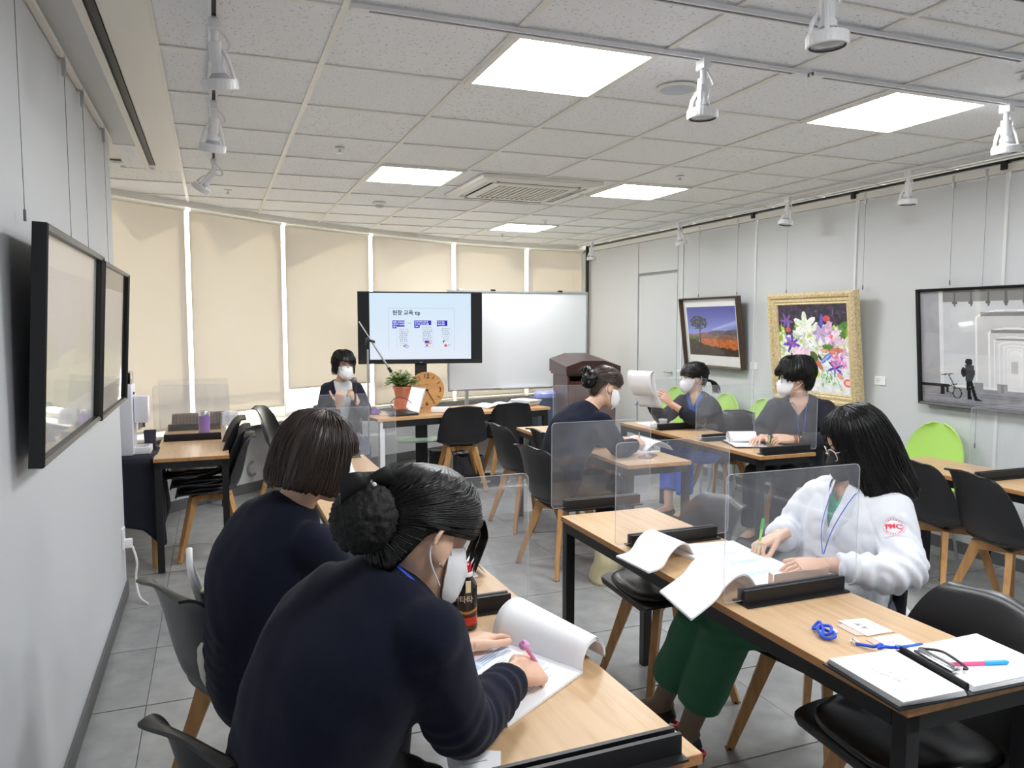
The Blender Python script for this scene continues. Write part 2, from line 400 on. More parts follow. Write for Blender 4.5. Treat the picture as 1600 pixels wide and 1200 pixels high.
# walls
mb = MB(); mb.box((XL-.06, (YB+4.85)/2, 1.31), (.12, 4.85-YB, 2.62)); wall_left = struct(mb.build('wall_left', M_wall, smooth=False))
mb = MB(); mb.box((XL+.006, (YB+4.85)/2, .04), (.012, 4.85-YB, .08), bev=.002); struct(mb.build('baseboard_left', M_base, smooth=False))
mb = MB(); mb.box((-1.2, 4.79, 1.31), (1.26, .12, 2.62)); struct(mb.build('wall_alcove', M_wall, smooth=False))
mb = MB(); mb.box((-1.8, 5.4, 1.31), (.12, 1.3, 2.62)); struct(mb.build('wall_side', M_wall, smooth=False))
mb = MB(); mb.box((2.1, YB-.06, 1.31), (5.4, .12, 2.62)); struct(mb.build('wall_back', M_wall, smooth=False))
mb = MB(); mb.box((XR+.06, 3.6, 1.31), (.08, 12.4, 2.62)); wall_right = struct(mb.build('wall_right', mat('wall_joint', rgb(150,152,152), .6), smooth=False))
JY = [2.26-1.2*k for k in range(4, 0, -1)] + [2.26, 3.46, 4.68, 5.87, 7.06]
edges = [YB] + JY + [7.16]
for a, b in zip(edges, edges[1:]):
    mb = MB(); mb.box((XR+.012, (a+b)/2, 1.27), (.024, b-a-.006, 2.46), bev=.002); mb.build('wall_panel', M_wall2, wall_right, False)
mb = MB(); mb.box((XR+.012, 8.86, 1.27), (.024, 1.72, 2.46), bev=.002); mb.build('wall_panel', M_wall2, wall_right, False)
mb = MB(); mb.box((XR+.012, 7.575, 2.32), (.024, .82, .36), bev=.002); mb.build('wall_panel', M_wall2, wall_right, False)
for y in JY[3:]:
    mb = MB(); mb.box((XR-.006, y, 1.26), (.012, .022, 2.5)); mb.build('joint_strip', mat('joint_strip', rgb(226,228,228), .3), wall_right, False)
    mb = MB(); mb.box((XR-.035, y, 2.545), (.05, .035, .05)); mb.build('joint_bracket', M_dark, wall_right, False)
mb = MB(); mb.box((XR-.03, (YB+9.2)/2, 2.53), (.02, 9.2-YB, .05), bev=.004); struct(mb.build('trim_1', M_offwhite, smooth=False))
mb = MB(); mb.box((XR-.03, (YB+9.2)/2, 2.572), (.025, 9.2-YB, .013)); struct(mb.build('shadow_gap_line', M_dark, smooth=False))  # dark strip standing in for the shadow line between rail and ceiling
mb = MB(); mb.box((XR-.006, (YB+7.1)/2, .04), (.012, 7.1-YB, .08), bev=.002); struct(mb.build('baseboard_right', M_base, smooth=False))
mb = MB(); mb.box((4.66, 9.25, 1.7), (.03, .04, 1.75)); struct(mb.build('trim_3', M_dark, smooth=False))
# flush door in the right wall
mb = MB(); mb.box((XR+.016, 7.575, 1.058), (.022, .80, 2.105), bev=.003); door = struct(mb.build('door_1', M_wall2, smooth=False))
mb = MB(); mb.box((XR-.01, 7.25, 1.02), (.02, .02, .02)); mb.tube([(XR-.02,7.25,1.02),(XR-.035,7.25,1.02),(XR-.035,7.36,1.02)], .008); mb.build('door_handle', M_alu, door)
# window wall under the blinds
I = [off(.2), off(0), off(-.05), off(-.16)]
mb = MB()
for a, b, c, d in zip(I[0], I[0][1:], I[3][1:], I[3]): mb.prism([tuple(a), tuple(b), tuple(c), tuple(d)], .585, Matrix.Translation((0,0,0)))
struct(mb.build('wall_window', M_wall, smooth=False))
mb = MB(); J = off(.225)
for a, b, c, d in zip(J, J[1:], I[3][1:], I[3]): mb.prism([tuple(a), tuple(b), tuple(c), tuple(d)], .035, Matrix.Translation((0,0,.585)))
struct(mb.build('trim_4', M_stone, smooth=False))
mb = MB(); K = off(.212)
for a, b, c, d in zip(K, K[1:], I[0][1:], I[0]): mb.prism([tuple(a), tuple(b), tuple(c), tuple(d)], .09)
struct(mb.build('baseboard_window', M_base, smooth=False))
mb = MB(); A2, B2 = off(.09), off(.06)     # thin track board over the blinds
for a, b, c, d in zip(A2, A2[1:], B2[1:], B2): mb.prism([tuple(a), tuple(b), tuple(c), tuple(d)], .05, Matrix.Translation((0,0,2.545)))
struct(mb.build('trim_5', M_offwhite, smooth=False))
WA = off(-.1)
for k, (a, b) in enumerate(zip(WA, WA[1:])):
    t = (b-a); Ln = t.length; ang = math.atan2(t.y, t.x); c = (a+b)/2
    mb = MB(); R = rotz(ang)
    for sx in (-1, 1): mb.box(V((sx*(Ln/2-.03), 0, 1.6)), (.06, .06, 1.98))
    for z in (.64, 2.56, .92): mb.box(V((0, 0, z)), (Ln-.08, .055, .05))
    w = struct(mb.build(f'window_{k+1}', M_offwhite, smooth=False)); w.location = (c.x, c.y, 0); w.rotation_euler = (0,0,ang)
    mb = MB(); mb.box((0, 0, 1.6), (Ln-.11, .008, 1.92)); mb.build('window_pane', M_glass, w, False)
# ---------------------------------------------------------------- roller blinds
bl = [(.66,'leftmost, partly behind the coffee machine'), (.66,'first full blind right of the coffee machine'), (.74,'wide blind behind the purple tumbler'), (.90,'short blind raised highest, behind the presenter'),
      (.64,'blind behind the television and the potted plant'), (.64,'blind behind the middle of the whiteboard'), (.64,'narrow blind at the right corner by the lectern')]
for k, ((a, b), (z, lb)) in enumerate(zip(zip(WV, WV[1:]), bl)):
    t = (b-a); Ln = t.length; ang = math.atan2(t.y, t.x); c = (a+b)/2
    wd = Ln-.055
    th = thing('roller_blind', 'beige fabric roller blind, '+lb, 'blind', (c.x, c.y, z), ang, 'beige roller blinds')
    mb = MB(); mb.grid(lambda u, v: ((u-.5)*wd, .004*math.sin(u*9+k), v*(2.56-z)), 12, 6, .0015); mb.build('blind_fabric', M_blind, th)
    mb = MB(); mb.box((0,0,.0), (wd, .016, .022), bev=.004); mb.build('bottom_bar', mat('blind_bar', rgb(214,206,190), .5), th)
    mb = MB(); mb.cyl((-wd/2,-.0,2.545-z), (wd/2,0,2.545-z), .022); mb.build('roller_tube', M_offwhite, th)
# ---------------------------------------------------------------- ceiling fittings
def panel(i, j, lb):
    x, y = GX+.6*(i+.5), rowy(j)+.303
    t = thing('ceiling_light', lb, 'ceiling light', (x, y, ZC-.006), 0, 'square LED ceiling panels')
    mb = MB()
    for sx in (-1, 1): mb.box((sx*.286, 0, .004), (.026, .606, .016)); mb.box((0, sx*.2905, .004), (.55, .025, .016))
    mb.build('light_frame', M_offwhite, t, False)
    mb = MB(); mb.grid(lambda u, v: ((.5-u)*.552, (v-.5)*.562, .003), 1, 1); mb.build('light_diffuser', M_emit, t, False, fix=False)
    mb = MB(); mb.box((0,0,.018), (.596,.604,.02)); mb.build('light_housing', M_offwhite, t, False)
panel(2,0,'glowing square ceiling panel nearest the left track, largest one in view'); panel(5,0,'glowing square ceiling panel beside the front spotlight at right')
panel(2,4,'glowing square ceiling panel left of the air conditioner'); panel(5,4,'glowing square ceiling panel right of the air conditioner'); panel(5,8,'small far glowing ceiling panel beyond the air conditioner')
panel(2,-4,'unseen ceiling panel added for light behind the camera, nearer the left wall'); panel(5,-4,'unseen ceiling panel added for light behind the camera, nearer the right wall')  # two unseen panels added to light the room from behind the camera
t = thing('air_conditioner', 'white square cassette air conditioner set in the ceiling', 'air conditioner', (2.23, 5.56, ZC-.004))
mb = MB()
q = [(.47,0.004,.0), (.465,-.02,0), (.40,-.03,0)]
mb.loft([[V((sx*r, sy*r, z)) for sx, sy in ((-1,-1),(1,-1),(1,1),(-1,1))] for r, z, _ in q], cap=(False, False))
for r0, r1 in ((.36,.29),):
    mb.loft([[V((sx*r, sy*r, z)) for sx, sy in ((-1,-1),(1,-1),(1,1),(-1,1))] for r, z in ((.335,-.026),(.325,-.036),(.275,-.036))], cap=(False, False))
for s in (-1,1):
    for d in (0,1):
        c = [s*.375, s*.375]; pass
for sx, sy in ((-1,-1),(1,-1),(1,1),(-1,1)): mb.box((sx*.368, sy*.368, -.024), (.066,.066,.012))
mb.build('fascia', M_offwhite, t, False)
mb = MB(); mb.box((0,0,-.012), (.79,.79,.006)); mb.build('backing', mat('dark_vent', rgb(60,58,55), .6), t, False)
for k in range(4):
    R = rotz(k*PI/2); mb = MB()
    mb.box(R @ V((0,.368,-.022)), (.62,.018,.004), (R @ Matrix.Rotation(.5,3,'X'))); mb.build('air_flap', M_offwhite, t, False)
for k in range(13):
    mb = MB(); mb.box((-.252+.042*k, 0, -.032), (.015,.54,.012)); mb.build('grille_slat', M_offwhite, t, False)
for k in range(9):
    mb = MB(); mb.box((0,-.24+.06*k, -.027), (.54,.006,.008)); mb.build('grille_rib', M_offwhite, t, False)
t = thing('ceiling_speaker', 'round pale ceiling speaker cover beside the middle spotlight', 'speaker', (1.925, 2.96, ZC-.004))
mb = MB(); mb.lathe([(.0,.002),(.088,.002),(.092,-.004),(.08,-.008)]); mb.build('rim', M_offwhite, t)
mb = MB(); mb.lathe([(.0,-.006),(.079,-.006),(.074,-.009),(0,-.0095)], n=28); mb.build('grille', mat('speaker_grille', rgb(206,214,224), .6, bump=.6, bscale=700), t)
t = thing('smoke_detector', 'small white dome smoke detector on the far ceiling', 'smoke detector', (1.35, 6.62, ZC-.004))
mb = MB(); mb.lathe([(0,.004),(.055,.004),(.055,-.012),(.045,-.018),(.035,-.018)]); mb.build('base', M_white, t)
mb = MB(); mb.lathe([(.034,-.016),(.034,-.026),(.028,-.04),(0,-.046)]); mb.build('sensor_dome', mat('grey_plastic', rgb(196,196,194), .4), t)
for (x, y, lb) in ((.725,4.68,'nearest left of the lit panels'), (3.15,2.28,'upper right beside the third track'), (3.09,4.70,'before the panel right of the air conditioner'), (.134,6.44,'beside the last left spotlight'), (3.148,8.43,'farthest, near the window wall'), (3.138,7.17,'right in front of the far small panel')):
    t = thing('sprinkler', 'tiny chrome ceiling sprinkler, '+lb, 'sprinkler', (x, y, ZC-.002), 0, 'ceiling sprinklers')
    mb = MB(); mb.lathe([(0,.002),(.028,.002),(.03,-.003),(.012,-.006)], n=16); mb.build('flange', M_white, t)
    mb = MB(); mb.lathe([(0.008,-.004),(.008,-.02),(.016,-.024),(.016,-.027),(0,-.027)], n=12); mb.build('nozzle', M_chrome, t)
# lighting tracks
def track(p0, p1, lb):
    p0, p1 = V(p0), V(p1); d = p1-p0; a = math.atan2(d.y, d.x); L = d.length
    t = thing('light_track', lb, 'light track', (p0+p1)/2, a, 'ceiling light tracks')
    mb = MB()
    for s in (-1,1): mb.box((0, s*.0125, 0), (L, .010, .014))
    mb.box((0,0,.007), (L,.03,.003))
    for s in (-1,1): mb.box((s*(L/2-.03),0,-.001),(.06,.036,.015))
    mb.build('rail', M_white, t, False)
    mb = MB(); mb.box((0,0,.001), (L-.12,.014,.007)); mb.build('contact_slot', M_dark, t, False)
zt = ZC-.014
track((.03,1.0,zt), (.03,5.4,zt), 'white light track running along the left side of the ceiling')
track((.44,2.575,zt), (2.28,2.575,zt), 'white light track before the largest lit panel')
track((2.31,2.575,zt), (4.0,2.575,zt), 'white light track at right before the second lit panel')
track((1.2,2.16,zt), (3.0,2.14,zt), 'nearest metal light track at the top edge')
track((2.0,1.75,zt), (3.6,1.75,zt), 'light track in the top right corner')
track((4.34,2.2,zt), (4.36,5.6,zt), 'light track along the right wall, near half')
track((4.36,5.65,zt), (4.45,9.1,zt), 'light track along the right wall, far half')
M_lens = mat('spot_lens', rgb(188,190,196), .15, coat=.5)
def spot_mesh():
    P = {}
    mb = MB(); mb.box((0,0,-.02), (.036,.05,.045), bev=.004); mb.cyl((0,0,-.04),(0,0,-.075),.011); P['adapter'] = (mb, M_white)
    return P
def spotlight(loc, aim, lb):
    """hangs from a track: aim is the head's axis"""
    t = thing('track_spotlight', lb, 'spotlight', loc, 0, 'white track spotlights')
    mb = MB(); mb.box((0,0,-.012), (.034,.055,.04), bev=.004); mb.cyl((0,0,-.03),(0,0,-.07),.012); mb.build('adapter', M_white, t)
    a = V(aim).normalized(); x = a.orthogonal().normalized() if abs(a.z) > .999 else V((0,0,1)).cross(a).normalized(); y = a.cross(x)
    R = Matrix((x, y, a)).transposed()
    c = V((0,0,-.065))
    at = lambda p: c + R @ V(p)
    M3 = R.to_4x4()
    mb = MB(); mb.lathe([(0,0),(.022,.002),(.024,.06),(.02,.075),(.026,.085),(.026,.10)], c=c, M=R); mb.build('housing', M_white, t)
    mb = MB()
    for s in (-1,1):
        mb.tube([at((s*.024,0,.03)), at((s*.04,0,.07)), at((s*.05,0,.12))], [.008,.007,.006], 8)
    mb.tube([at((0,.024,.05)), at((0,.042,.08)), at((0,.05,.12))], [.007,.007,.006], 8)
    mb.build('yoke', M_white, t)
    mb = MB(); n = 56; rings = []
    for r, z in ((.05,.115),(.058,.118),(.06,.124),(.06,.148),(.057,.152),(.052,.152),(.05,.146)):
        rings.append([at(((r-(.0018 if (k % 2 and r > .0585) else 0))*math.cos(2*PI*k/n), (r-(.0018 if (k % 2 and r > .0585) else 0))*math.sin(2*PI*k/n), z)) for k in range(n)])
    mb.loft(rings, cap=(True, False)); mb.build('lamp_ring', M_white, t, angle=25)
    mb = MB(); mb.lathe([(0,.10),(.022,.10),(.045,.13),(.05,.145),(.046,.147),(.0,.153)], c=c, M=R); lp = mb.build('lamp', M_lens, t)
    mb = MB(); mb.lathe([(.046,.147),(.0505,.151),(.052,.1475),(.046,.1455)], c=c, M=R); mb.build('lamp_seal', M_dark, lp)
    mb = MB(); mb.tube(cr([V((.015,0,-.03)), V((.04,.01,-.05)), V((.045,.0,-.09)), at((.02,.01,.03))], 10), .005, 6); mb.build('cable', M_white, t)
zs = ZC-.024
spotlight((.03,2.83,zs), (.12,.3,-1), 'white track spotlight on the left track, nearest of three in a row')
spotlight((.03,3.86,zs), (-.08,.3,-1), 'white track spotlight on the left track, middle of three in a row')
spotlight((.03,5.19,zs), (-.55,.2,-.8), 'white track spotlight on the left track, farthest, tilted to the left')
spotlight((1.66,1.79,zs), (0.02,0.0,-1), 'white track spotlight at the top edge, largest in view')
spotlight((1.79,2.575,zs), (.0,.0,-1), 'white track spotlight beside the round ceiling speaker')
spotlight((3.46,2.575,zs), (.12,.05,-1), 'white track spotlight at the right edge of the picture')
spotlight((4.345,3.9,zs), (.0,.0,-1), 'white track spotlight over the black and white photograph')
spotlight((4.35,5.06,zs), (-.15,.0,-1), 'white track spotlight over the gold framed flower painting')
spotlight((4.40,6.7,zs), (.25,.0,-1), 'white track spotlight over the landscape photograph')
spotlight((4.44,8.7,zs), (.0,.0,-1), 'farthest white track spotlight by the corner')
# left picture rail
mb = MB(); mb.box((XL+.012, (YB+4.8)/2, 2.552), (.02, 4.8-YB, .026), bev=.003); mb.box((XL+.02, (YB+4.8)/2, 2.54), (.012, 4.8-YB, .01)); struct(mb.build('trim_6', M_offwhite, smooth=False))
# ---------------------------------------------------------------- pictures
def picture(label, loc, rz, tilt, w, h, fw, fd, mf, img, mount=0, mount_b=None, glass=True, inner=None, mount_t=None):
    t = thing('framed_picture', label, 'picture', loc, 0); t.rotation_euler = (tilt, 0, rz)
    for k in range(4):      # four mitred sides, local z up, face towards -y
        L = w if k % 2 == 0 else h; mb = MB(); R = Matrix.Rotation(k*PI/2, 4, 'Y'); D = h if k % 2 == 0 else w
        M = Matrix.Translation((0,0,h/2)) @ R
        prof = [(0,0),(0,-fd),(fw*.25,-fd-.004),(fw,-fd+.004),(fw,0)] if not inner else [(0,0),(0,-fd*.8),(fw*.18,-fd),(fw*.38,-fd*.95),(fw*.5,-fd*.7),(fw*.72,-fd*.72),(fw*.85,-fd*.5),(fw,-fd*.45),(fw,0)]
        rings = [[M @ V((s*(L/2-a), y, -D/2+a)) for a, y in prof] for s in (-1,1)]
        mb.loft(rings); mb.build('frame_side', mf, t, False)
    if inner:
        for k in range(4):
            L, D = (w, h) if k % 2 == 0 else (h, w); M = Matrix.Translation((0,0,h/2)) @ Matrix.Rotation(k*PI/2, 4, 'Y'); a0 = fw*.8; mb = MB()
            mb.loft([[M @ V((s*(L/2-a), y, -D/2+a)) for a, y in ((a0,-fd*.4),(a0,-fd*.55),(a0+.012,-fd*.6),(a0+.02,-fd*.3))] for s in (-1,1)]); mb.build('inner_moulding', inner, t, False)
    mb = MB(); mb.box((0,-.006,h/2), (w-fw, .006, h-fw)); mb.build('backing', M_dark, t, False)
    y = -fd*.35
    if mount:
        mb = MB(); mb.box((0,y+.004,h/2), (w-2*fw+.004, .004, h-2*fw+.004)); mb.build('mount', M_mount, t, False)
    mb_ = mount if mount_b is None else mount_b
    mt_ = mount if mount_t is None else mount_t; pw, ph = w-2*fw-2*mount, h-2*fw-mt_-mb_
    M = frame_M((0, y-.0005, fw+mb_+ph/2), (1,0,0), (0,0,1))
    printed('print', img, pw, ph, M, t)
    if glass:
        mb = MB(); mb.box((0,y-.006,h/2), (w-2*fw+.004, .003, h-2*fw+.004)); mb.build('glass', M_picglass, t, False)
    return t
def img_mist(seed):
    a = canvas(120, 160, c255(226,226,232)); X, Y = gxy(a); n = fbm(120,160,3,seed); n2 = fbm(120,160,9,seed+1)
    sky = c255(222,221,230)*(1-Y[...,None]*.15)+ (n[...,None]-.5)*.06; a[:] = sky
    fld = Y > .62+.03*np.sin(X*7+seed)+(n2-.5)*.06; a[fld] = (c255(226,232,206)+(n[...,None]-.5)*.08)[fld]
    tr = (np.abs(X-.78) < .20*np.clip((Y-.22)/.4,0,1)+(n2-.5)*.12) & (Y < .72) & (Y > .22); a[tr] = a[tr]*.35+c255(196,206,188)*.65
    tr = (np.abs(X-.13) < .12*np.clip((Y-.40)/.2,0,1)+(n2-.5)*.08) & (Y < .7) & (Y > .40); a[tr] = a[tr]*.35+c255(192,202,182)*.65
    return a
def img_land():
    H, Wd = 130, 130; a = canvas(H, Wd, (0,0,0)); X, Y = gxy(a); n = fbm(H,Wd,4,3); n2 = fbm(H,Wd,18,4); n3 = fbm(H,Wd,40,5)
    t = np.clip(Y/.55,0,1)[...,None]; a[:] = c255(66,64,160)*(1-t)+c255(150,165,232)*t
    cl = np.clip(1-np.abs(Y-(.46-.30*(X-.55)))/ (.02+.10*np.clip(X-.5,0,1)),0,1)*(X>.52)*(.5+n2*.7); a[:] = a*(1-.7*cl[...,None])+c255(225,228,246)*.7*cl[...,None]
    ridge = .56-.13*np.clip((X-.35)/.6,0,1)+.03*np.sin(X*9)+(n2-.5)*.03; m = Y > ridge; a[m] = (c255(112,96,104)*(0.6+.7*n2[...,None]))[m]
    m = Y > .53+.02*np.sin(X*14)+ .10*(X>.6)*0+np.where(X<.45,.02,.05); a[m] = (c255(150,112,98)*(.65+.6*n2[...,None]))[m]
    m = Y > .645+.06*np.clip(X-.45,0,1)+(n2-.5)*.04; a[m] = (c255(206,116,52)*(.62+.75*n3[...,None]))[m]
    m = (X<.22)&(Y>.62)&(Y<.75); a[m] = (c255(86,128,62)*(.7+.6*n2[...,None]))[m]
    m = Y > .80-.16*np.clip(.42-X,0,.4)/.4+.14*np.clip(X-.5,0,1)+(n2-.5)*.07; a[m] = (c255(86,66,46)*(.35+1.0*n3[...,None]))[m]
    line(a,.255,.46,.25,.86,.022,c255(34,28,30))
    r = np.random.default_rng(2)
    for k in range(150):
        th = r.random()*2*PI; q = r.random()**.5
        ell(a, .24+.18*q*math.cos(th), .325+.14*q*math.sin(th), .016+.01*r.random(), .012, c255(*(np.array([62,60,52])*(.55+.7*r.random()))))
    return a
def img_flower():
    H, Wd = 170, 138; a = canvas(H, Wd, c255(240,242,244)); X, Y = gxy(a); n = fbm(H,Wd,10,8); n2 = fbm(H,Wd,24,9); r = np.random.default_rng(5)
    m = Y < .30+.06*np.sin(X*8)+(n-.5)*.2; a[m] = (c255(58,48,66)*(.45+1.1*n2[...,None]))[m]
    for k in range(40): x, y = r.random(), r.random()*.27; line(a, x, y, x+.07*(r.random()-.3), y+.06*r.random(), .006, c255(170,160,182), .6)
    def petal_flower(cx, cy, R, cols, np_=6, w=.34, rot=0, cen=None):
        for k in range(np_):
            an = rot+2*PI*k/np_; c = cols[k % len(cols)]
            ell(a, cx+math.cos(an)*R*.52, cy+math.sin(an)*R*.52*.82, R*.55, R*w*.55, c, an)
            line(a, cx, cy, cx+math.cos(an)*R*.95, cy+math.sin(an)*R*.8, .006, c*.86)
        if cen is not None: ell(a, cx, cy, R*.16, R*.14, cen)
    for k in range(70):
        x, y = r.random(), .26+r.random()*.34; g = c255(*[(88,128,52),(150,186,72),(56,92,40),(206,226,120),(232,238,190)][r.integers(5)])
        ell(a, x, y, .05+.05*r.random(), .02+.015*r.random(), g, r.random()*3)
    wh = [c255(240,246,228), c255(226,236,214), c255(250,252,244)]
    for p in ((.40,.24,.17),(.47,.36,.19),(.33,.42,.17),(.12,.45,.13),(.55,.50,.16),(.93,.46,.12),(.05,.56,.13),(.24,.55,.10)): petal_flower(*p, wh, 6, .4, p[0]*9, c255(196,206,120))
    pk = [c255(238,206,232), c255(222,178,214), c255(248,228,244)]
    petal_flower(.76,.36,.19,pk,6,.42,.4,c255(226,120,70)); petal_flower(.62,.33,.12,[c255(204,182,222)],6,.4,.1,c255(180,150,200)); petal_flower(.88,.60,.14,pk,6,.4,1,c255(240,190,120))
    vi = [c255(122,84,196), c255(150,110,214), c255(92,70,180)]
    petal_flower(.19,.45,.13,vi,7,.26,.3,c255(200,90,80)); petal_flower(.12,.19,.10,[c255(130,96,170)],6,.3,.1); petal_flower(.80,.71,.11,vi,6,.24,.7)
    for x, y, rx, ry, c, ro in ((.64,.19,.022,.085,(92,92,206),0.1),(.69,.6,.11,.03,(70,104,206),-.6),(.67,.61,.10,.014,(170,190,236),-.6),(.71,.16,.05,.035,(214,84,80),0),(.14,.29,.04,.03,(216,96,80),0),
                               (.82,.52,.10,.035,(214,128,104),-.1),(.66,.52,.06,.03,(236,182,150),0),(.56,.66,.11,.03,(214,120,96),.9),(.50,.59,.07,.05,(82,110,50),.6),(.71,.475,.08,.03,(96,142,66),0),(.93,.24,.08,.035,(92,140,58),-.5)):
        ell(a, x, y, rx, ry, c255(*c), ro)
    rect(a,.19,.50,.46,.68,c255(250,214,232)); rect(a,.19,.655,.46,.67,c255(240,150,190)); rect(a,.19,.68,.46,.76,c255(248,196,214))
    for k in range(60):
        x, y = .60+.2*r.random(), .74+.16*r.random(); line(a, x, y, x+.04*(r.random()-.5), y+.05*(r.random()), .008, c255(*[(110,196,70),(150,220,110),(80,160,50)][r.integers(3)]))
    for k in range(30): x, y = .75+.2*r.random(), .58+.12*r.random(); ell(a, x, y, .03, .01, c255(*[(240,160,210),(150,120,220),(240,120,150)][r.integers(3)]), r.random()*3)
    ell(a,.53,.79,.05,.05,c255(214,232,96)); ell(a,.96,.87,.06,.045,c255(238,110,124)); ell(a,.96,.87,.035,.026,c255(246,216,180)); ell(a,.86,.80,.05,.03,c255(240,170,150),.6)
    line(a,.80,.80,.88,.96,.008,c255(150,190,90)); ell(a,.87,.95,.02,.015,c255(210,220,110))
    base = a.copy(); q = np.random.default_rng(11)
    for k in range(150):
        x, y = q.random(), .22+.62*q.random()*(.45+.55*(x_ if (x_ := q.random()) else 1)); cc = base[min(H-1,int(y*H)), min(Wd-1,int(x*Wd))]
        c2 = np.clip(cc*(.72+.5*q.random())+.10*(q.random(3)-.5), 0, 1); ell(a, x, y, .018+.03*q.random(), .006+.008*q.random(), c2, q.random()*3.1, .8)
    a[:] = np.clip(a*(.86+.28*n2[...,None]), 0, 1)
    m = (Y > .66+.1*np.sin(X*5))&(X < .45)&(Y>.70); a[m] = c255(242,244,246)
    return a
def img_bridge():
    H, Wd = 150, 210; a = canvas(H, Wd, c255(188,190,194)); X, Y = gxy(a); n = fbm(H,Wd,5,11); n2 = fbm(H,Wd,30,12)
    a[:] = (np.array([.80,.81,.83])+.10*(n[...,None]-.5))
    rect(a,0,0,.11,.86,c255(172,172,178)); rect(a,.11,0,.135,.84,c255(226,228,230)); 
    m = (Y<.10)&(X>.135); a[m] = c255(128,128,130)
    for x in np.arange(.2,1,.09): rect(a,x-.006,.02,x+.006,.14,c255(90,90,92)); rect(a,x-.012,.10,x+.012,.118,c255(90,90,92))
    def arch(cx, w, top, base, c_line, c_in, lw):
        for ww, c in ((w/2, c_line), (w/2-lw, c_in)):
            tp = top + (0 if c is c_line else lw*1.2); sp = tp + ww*.42
            m = (np.abs(X-cx) < ww) & (Y > sp) & (Y < base); a[m] = c
            m = (((X-cx)/ww)**2+((Y-sp)/(sp-tp))**2 < 1) & (Y <= sp); a[m] = c
    cx = .49
    for k, (w, top) in enumerate(((.36,.17),(.235,.32),(.185,.395),(.145,.435),(.11,.465),(.08,.49),(.055,.515))):
        g = .80+.02*k; arch(cx+.004*k, w, top, .84-.004*k, np.array([.95]*3), np.array([g,g,g+.01]), .010 if k < 2 else .006)
        if k < 3:
            m = (Y < top+.055-.01*k)&(Y > top+.02)&(np.abs(X-cx) < w*.42); a[m] = a[m]*.65
    m = (Y>.55)&(np.abs(X-.40)<.26); a[m] = a[m]*.55+.45*np.array([.88,.89,.91])
    rect(a,.49,.60,.525,.70,c255(170,172,174),.6)
    m = Y > .84; a[m] = (np.array([.60,.60,.63])*(.85+.3*n2[...,None]))[m]
    for y in np.arange(.86,1,.018): line(a,0,y+.03*(y-.8),1,y,.003,c255(104,104,110),.6)
    rect(a,.135,.83,.9,.848,c255(232,234,236))
    for x in (.42,.66,.30): rect(a,x,.785,x+.05,.85,c255(150,152,154)); rect(a,x,.785,x+.05,.795,c255(220,220,222))
    rect(a,0,.83,.16,.855,c255(24,24,26)); rect(a,.11,.855,.135,.92,c255(24,24,26)); rect(a,.145,.855,.155,.90,c255(24,24,26))
    for cxx, ry in ((.205,.055),): ell(a,cxx,.90,.027,.05,c255(40,40,44)); ell(a,cxx,.90,.02,.04,c255(150,150,154)); ell(a,.17,.87,.02,.035,c255(60,60,64)); ell(a,.17,.87,.015,.028,c255(170,170,172))
    line(a,.155,.73,.195,.86,.006,c255(40,40,42)); line(a,.115,.745,.185,.73,.008,c255(30,30,32)); line(a,.17,.83,.205,.82,.008,c255(30,30,32))
    ell(a,.272,.62,.02,.03,c255(36,36,40)); poly(a,[(.25,.65),(.30,.65),(.305,.72),(.29,.79),(.255,.79)],c255(64,66,70)); ell(a,.243,.71,.014,.045,c255(30,30,34))
    poly(a,[(.257,.785),(.29,.785),(.315,.93),(.345,.95),(.30,.955),(.278,.83),(.285,.945),(.262,.945)],c255(14,14,18))
    rect(a,.44,.80,.452,.87,c255(120,120,124))
    return a
picture('black framed misty pale landscape on the left wall, nearer of two', (XL+.035, 2.94, 1.17), PI/2, .055, 1.14, .66, .016, .035, M_blackframe, img_mist(1), .09, .11)
picture('black framed misty pale landscape on the left wall, farther of two', (XL+.035, 4.075, 1.155), PI/2, .055, .985, .665, .014, .03, M_blackframe, img_mist(4), .09, .11)
picture('walnut framed landscape photograph of a lone tree under blue sky', (XR-.03, 6.40, 1.125), -PI/2, .13, .94, .70, .018, .06, M_brownframe, img_land(), .055, .10, True, None, .075)
picture('ornate gilt framed painting of lilies and mixed flowers', (XR-.03, 5.0, .90), -PI/2, .11, .98, .92, .10, .07, M_gold, img_flower(), 0, None, False, M_gold2)
picture('large black framed black and white photograph of arches and a standing walker', (XR-.03, 3.32, 1.0), -PI/2, .09, 1.36, .80, .018, .04, M_blackframe, img_bridge(), 0)
def wire(x, y, z0, lb, nx):
    t = thing('hanging_wire', lb, 'wire', (x, y, z0), 0, 'picture hanging wires')
    mb = MB(); mb.cyl((0,0,0), (0,0,2.545-z0), .0011, n=6); mb.build('cable', M_steel, t)
    mb = MB(); mb.box((0,0,2.50-z0), (.014,.018,.065), bev=.003); mb.box((-nx*.004,0,2.54-z0), (.02,.026,.016), bev=.003); mb.build('hook', M_alu, t)
    mb = MB(); mb.cyl((0,0,-.012), (0,0,.02), .004, n=8); mb.build('wire_grip', M_steel, t)
for k, (y, z) in enumerate(((2.55,1.86),(3.32,1.86),(3.75,1.85),(4.42,1.85))):
    wire(XL+.022, y, z, ('steel wire holding the near edge of the nearer left picture','steel wire holding the far edge of the nearer left picture','steel wire holding the near edge of the farther left picture','steel wire holding the far edge of the farther left picture')[k], 1)
for k, (y, z) in enumerate(((3.82,1.83),(4.57,1.83),(5.42,1.83),(6.10,1.84),(6.72,1.84))):
    wire(XR-.035, y, z, ('steel wire holding the black and white photograph','steel wire at the near side of the gilt frame','steel wire at the far side of the gilt frame','steel wire at the near side of the landscape photograph','steel wire at the far side of the landscape photograph')[k], -1)
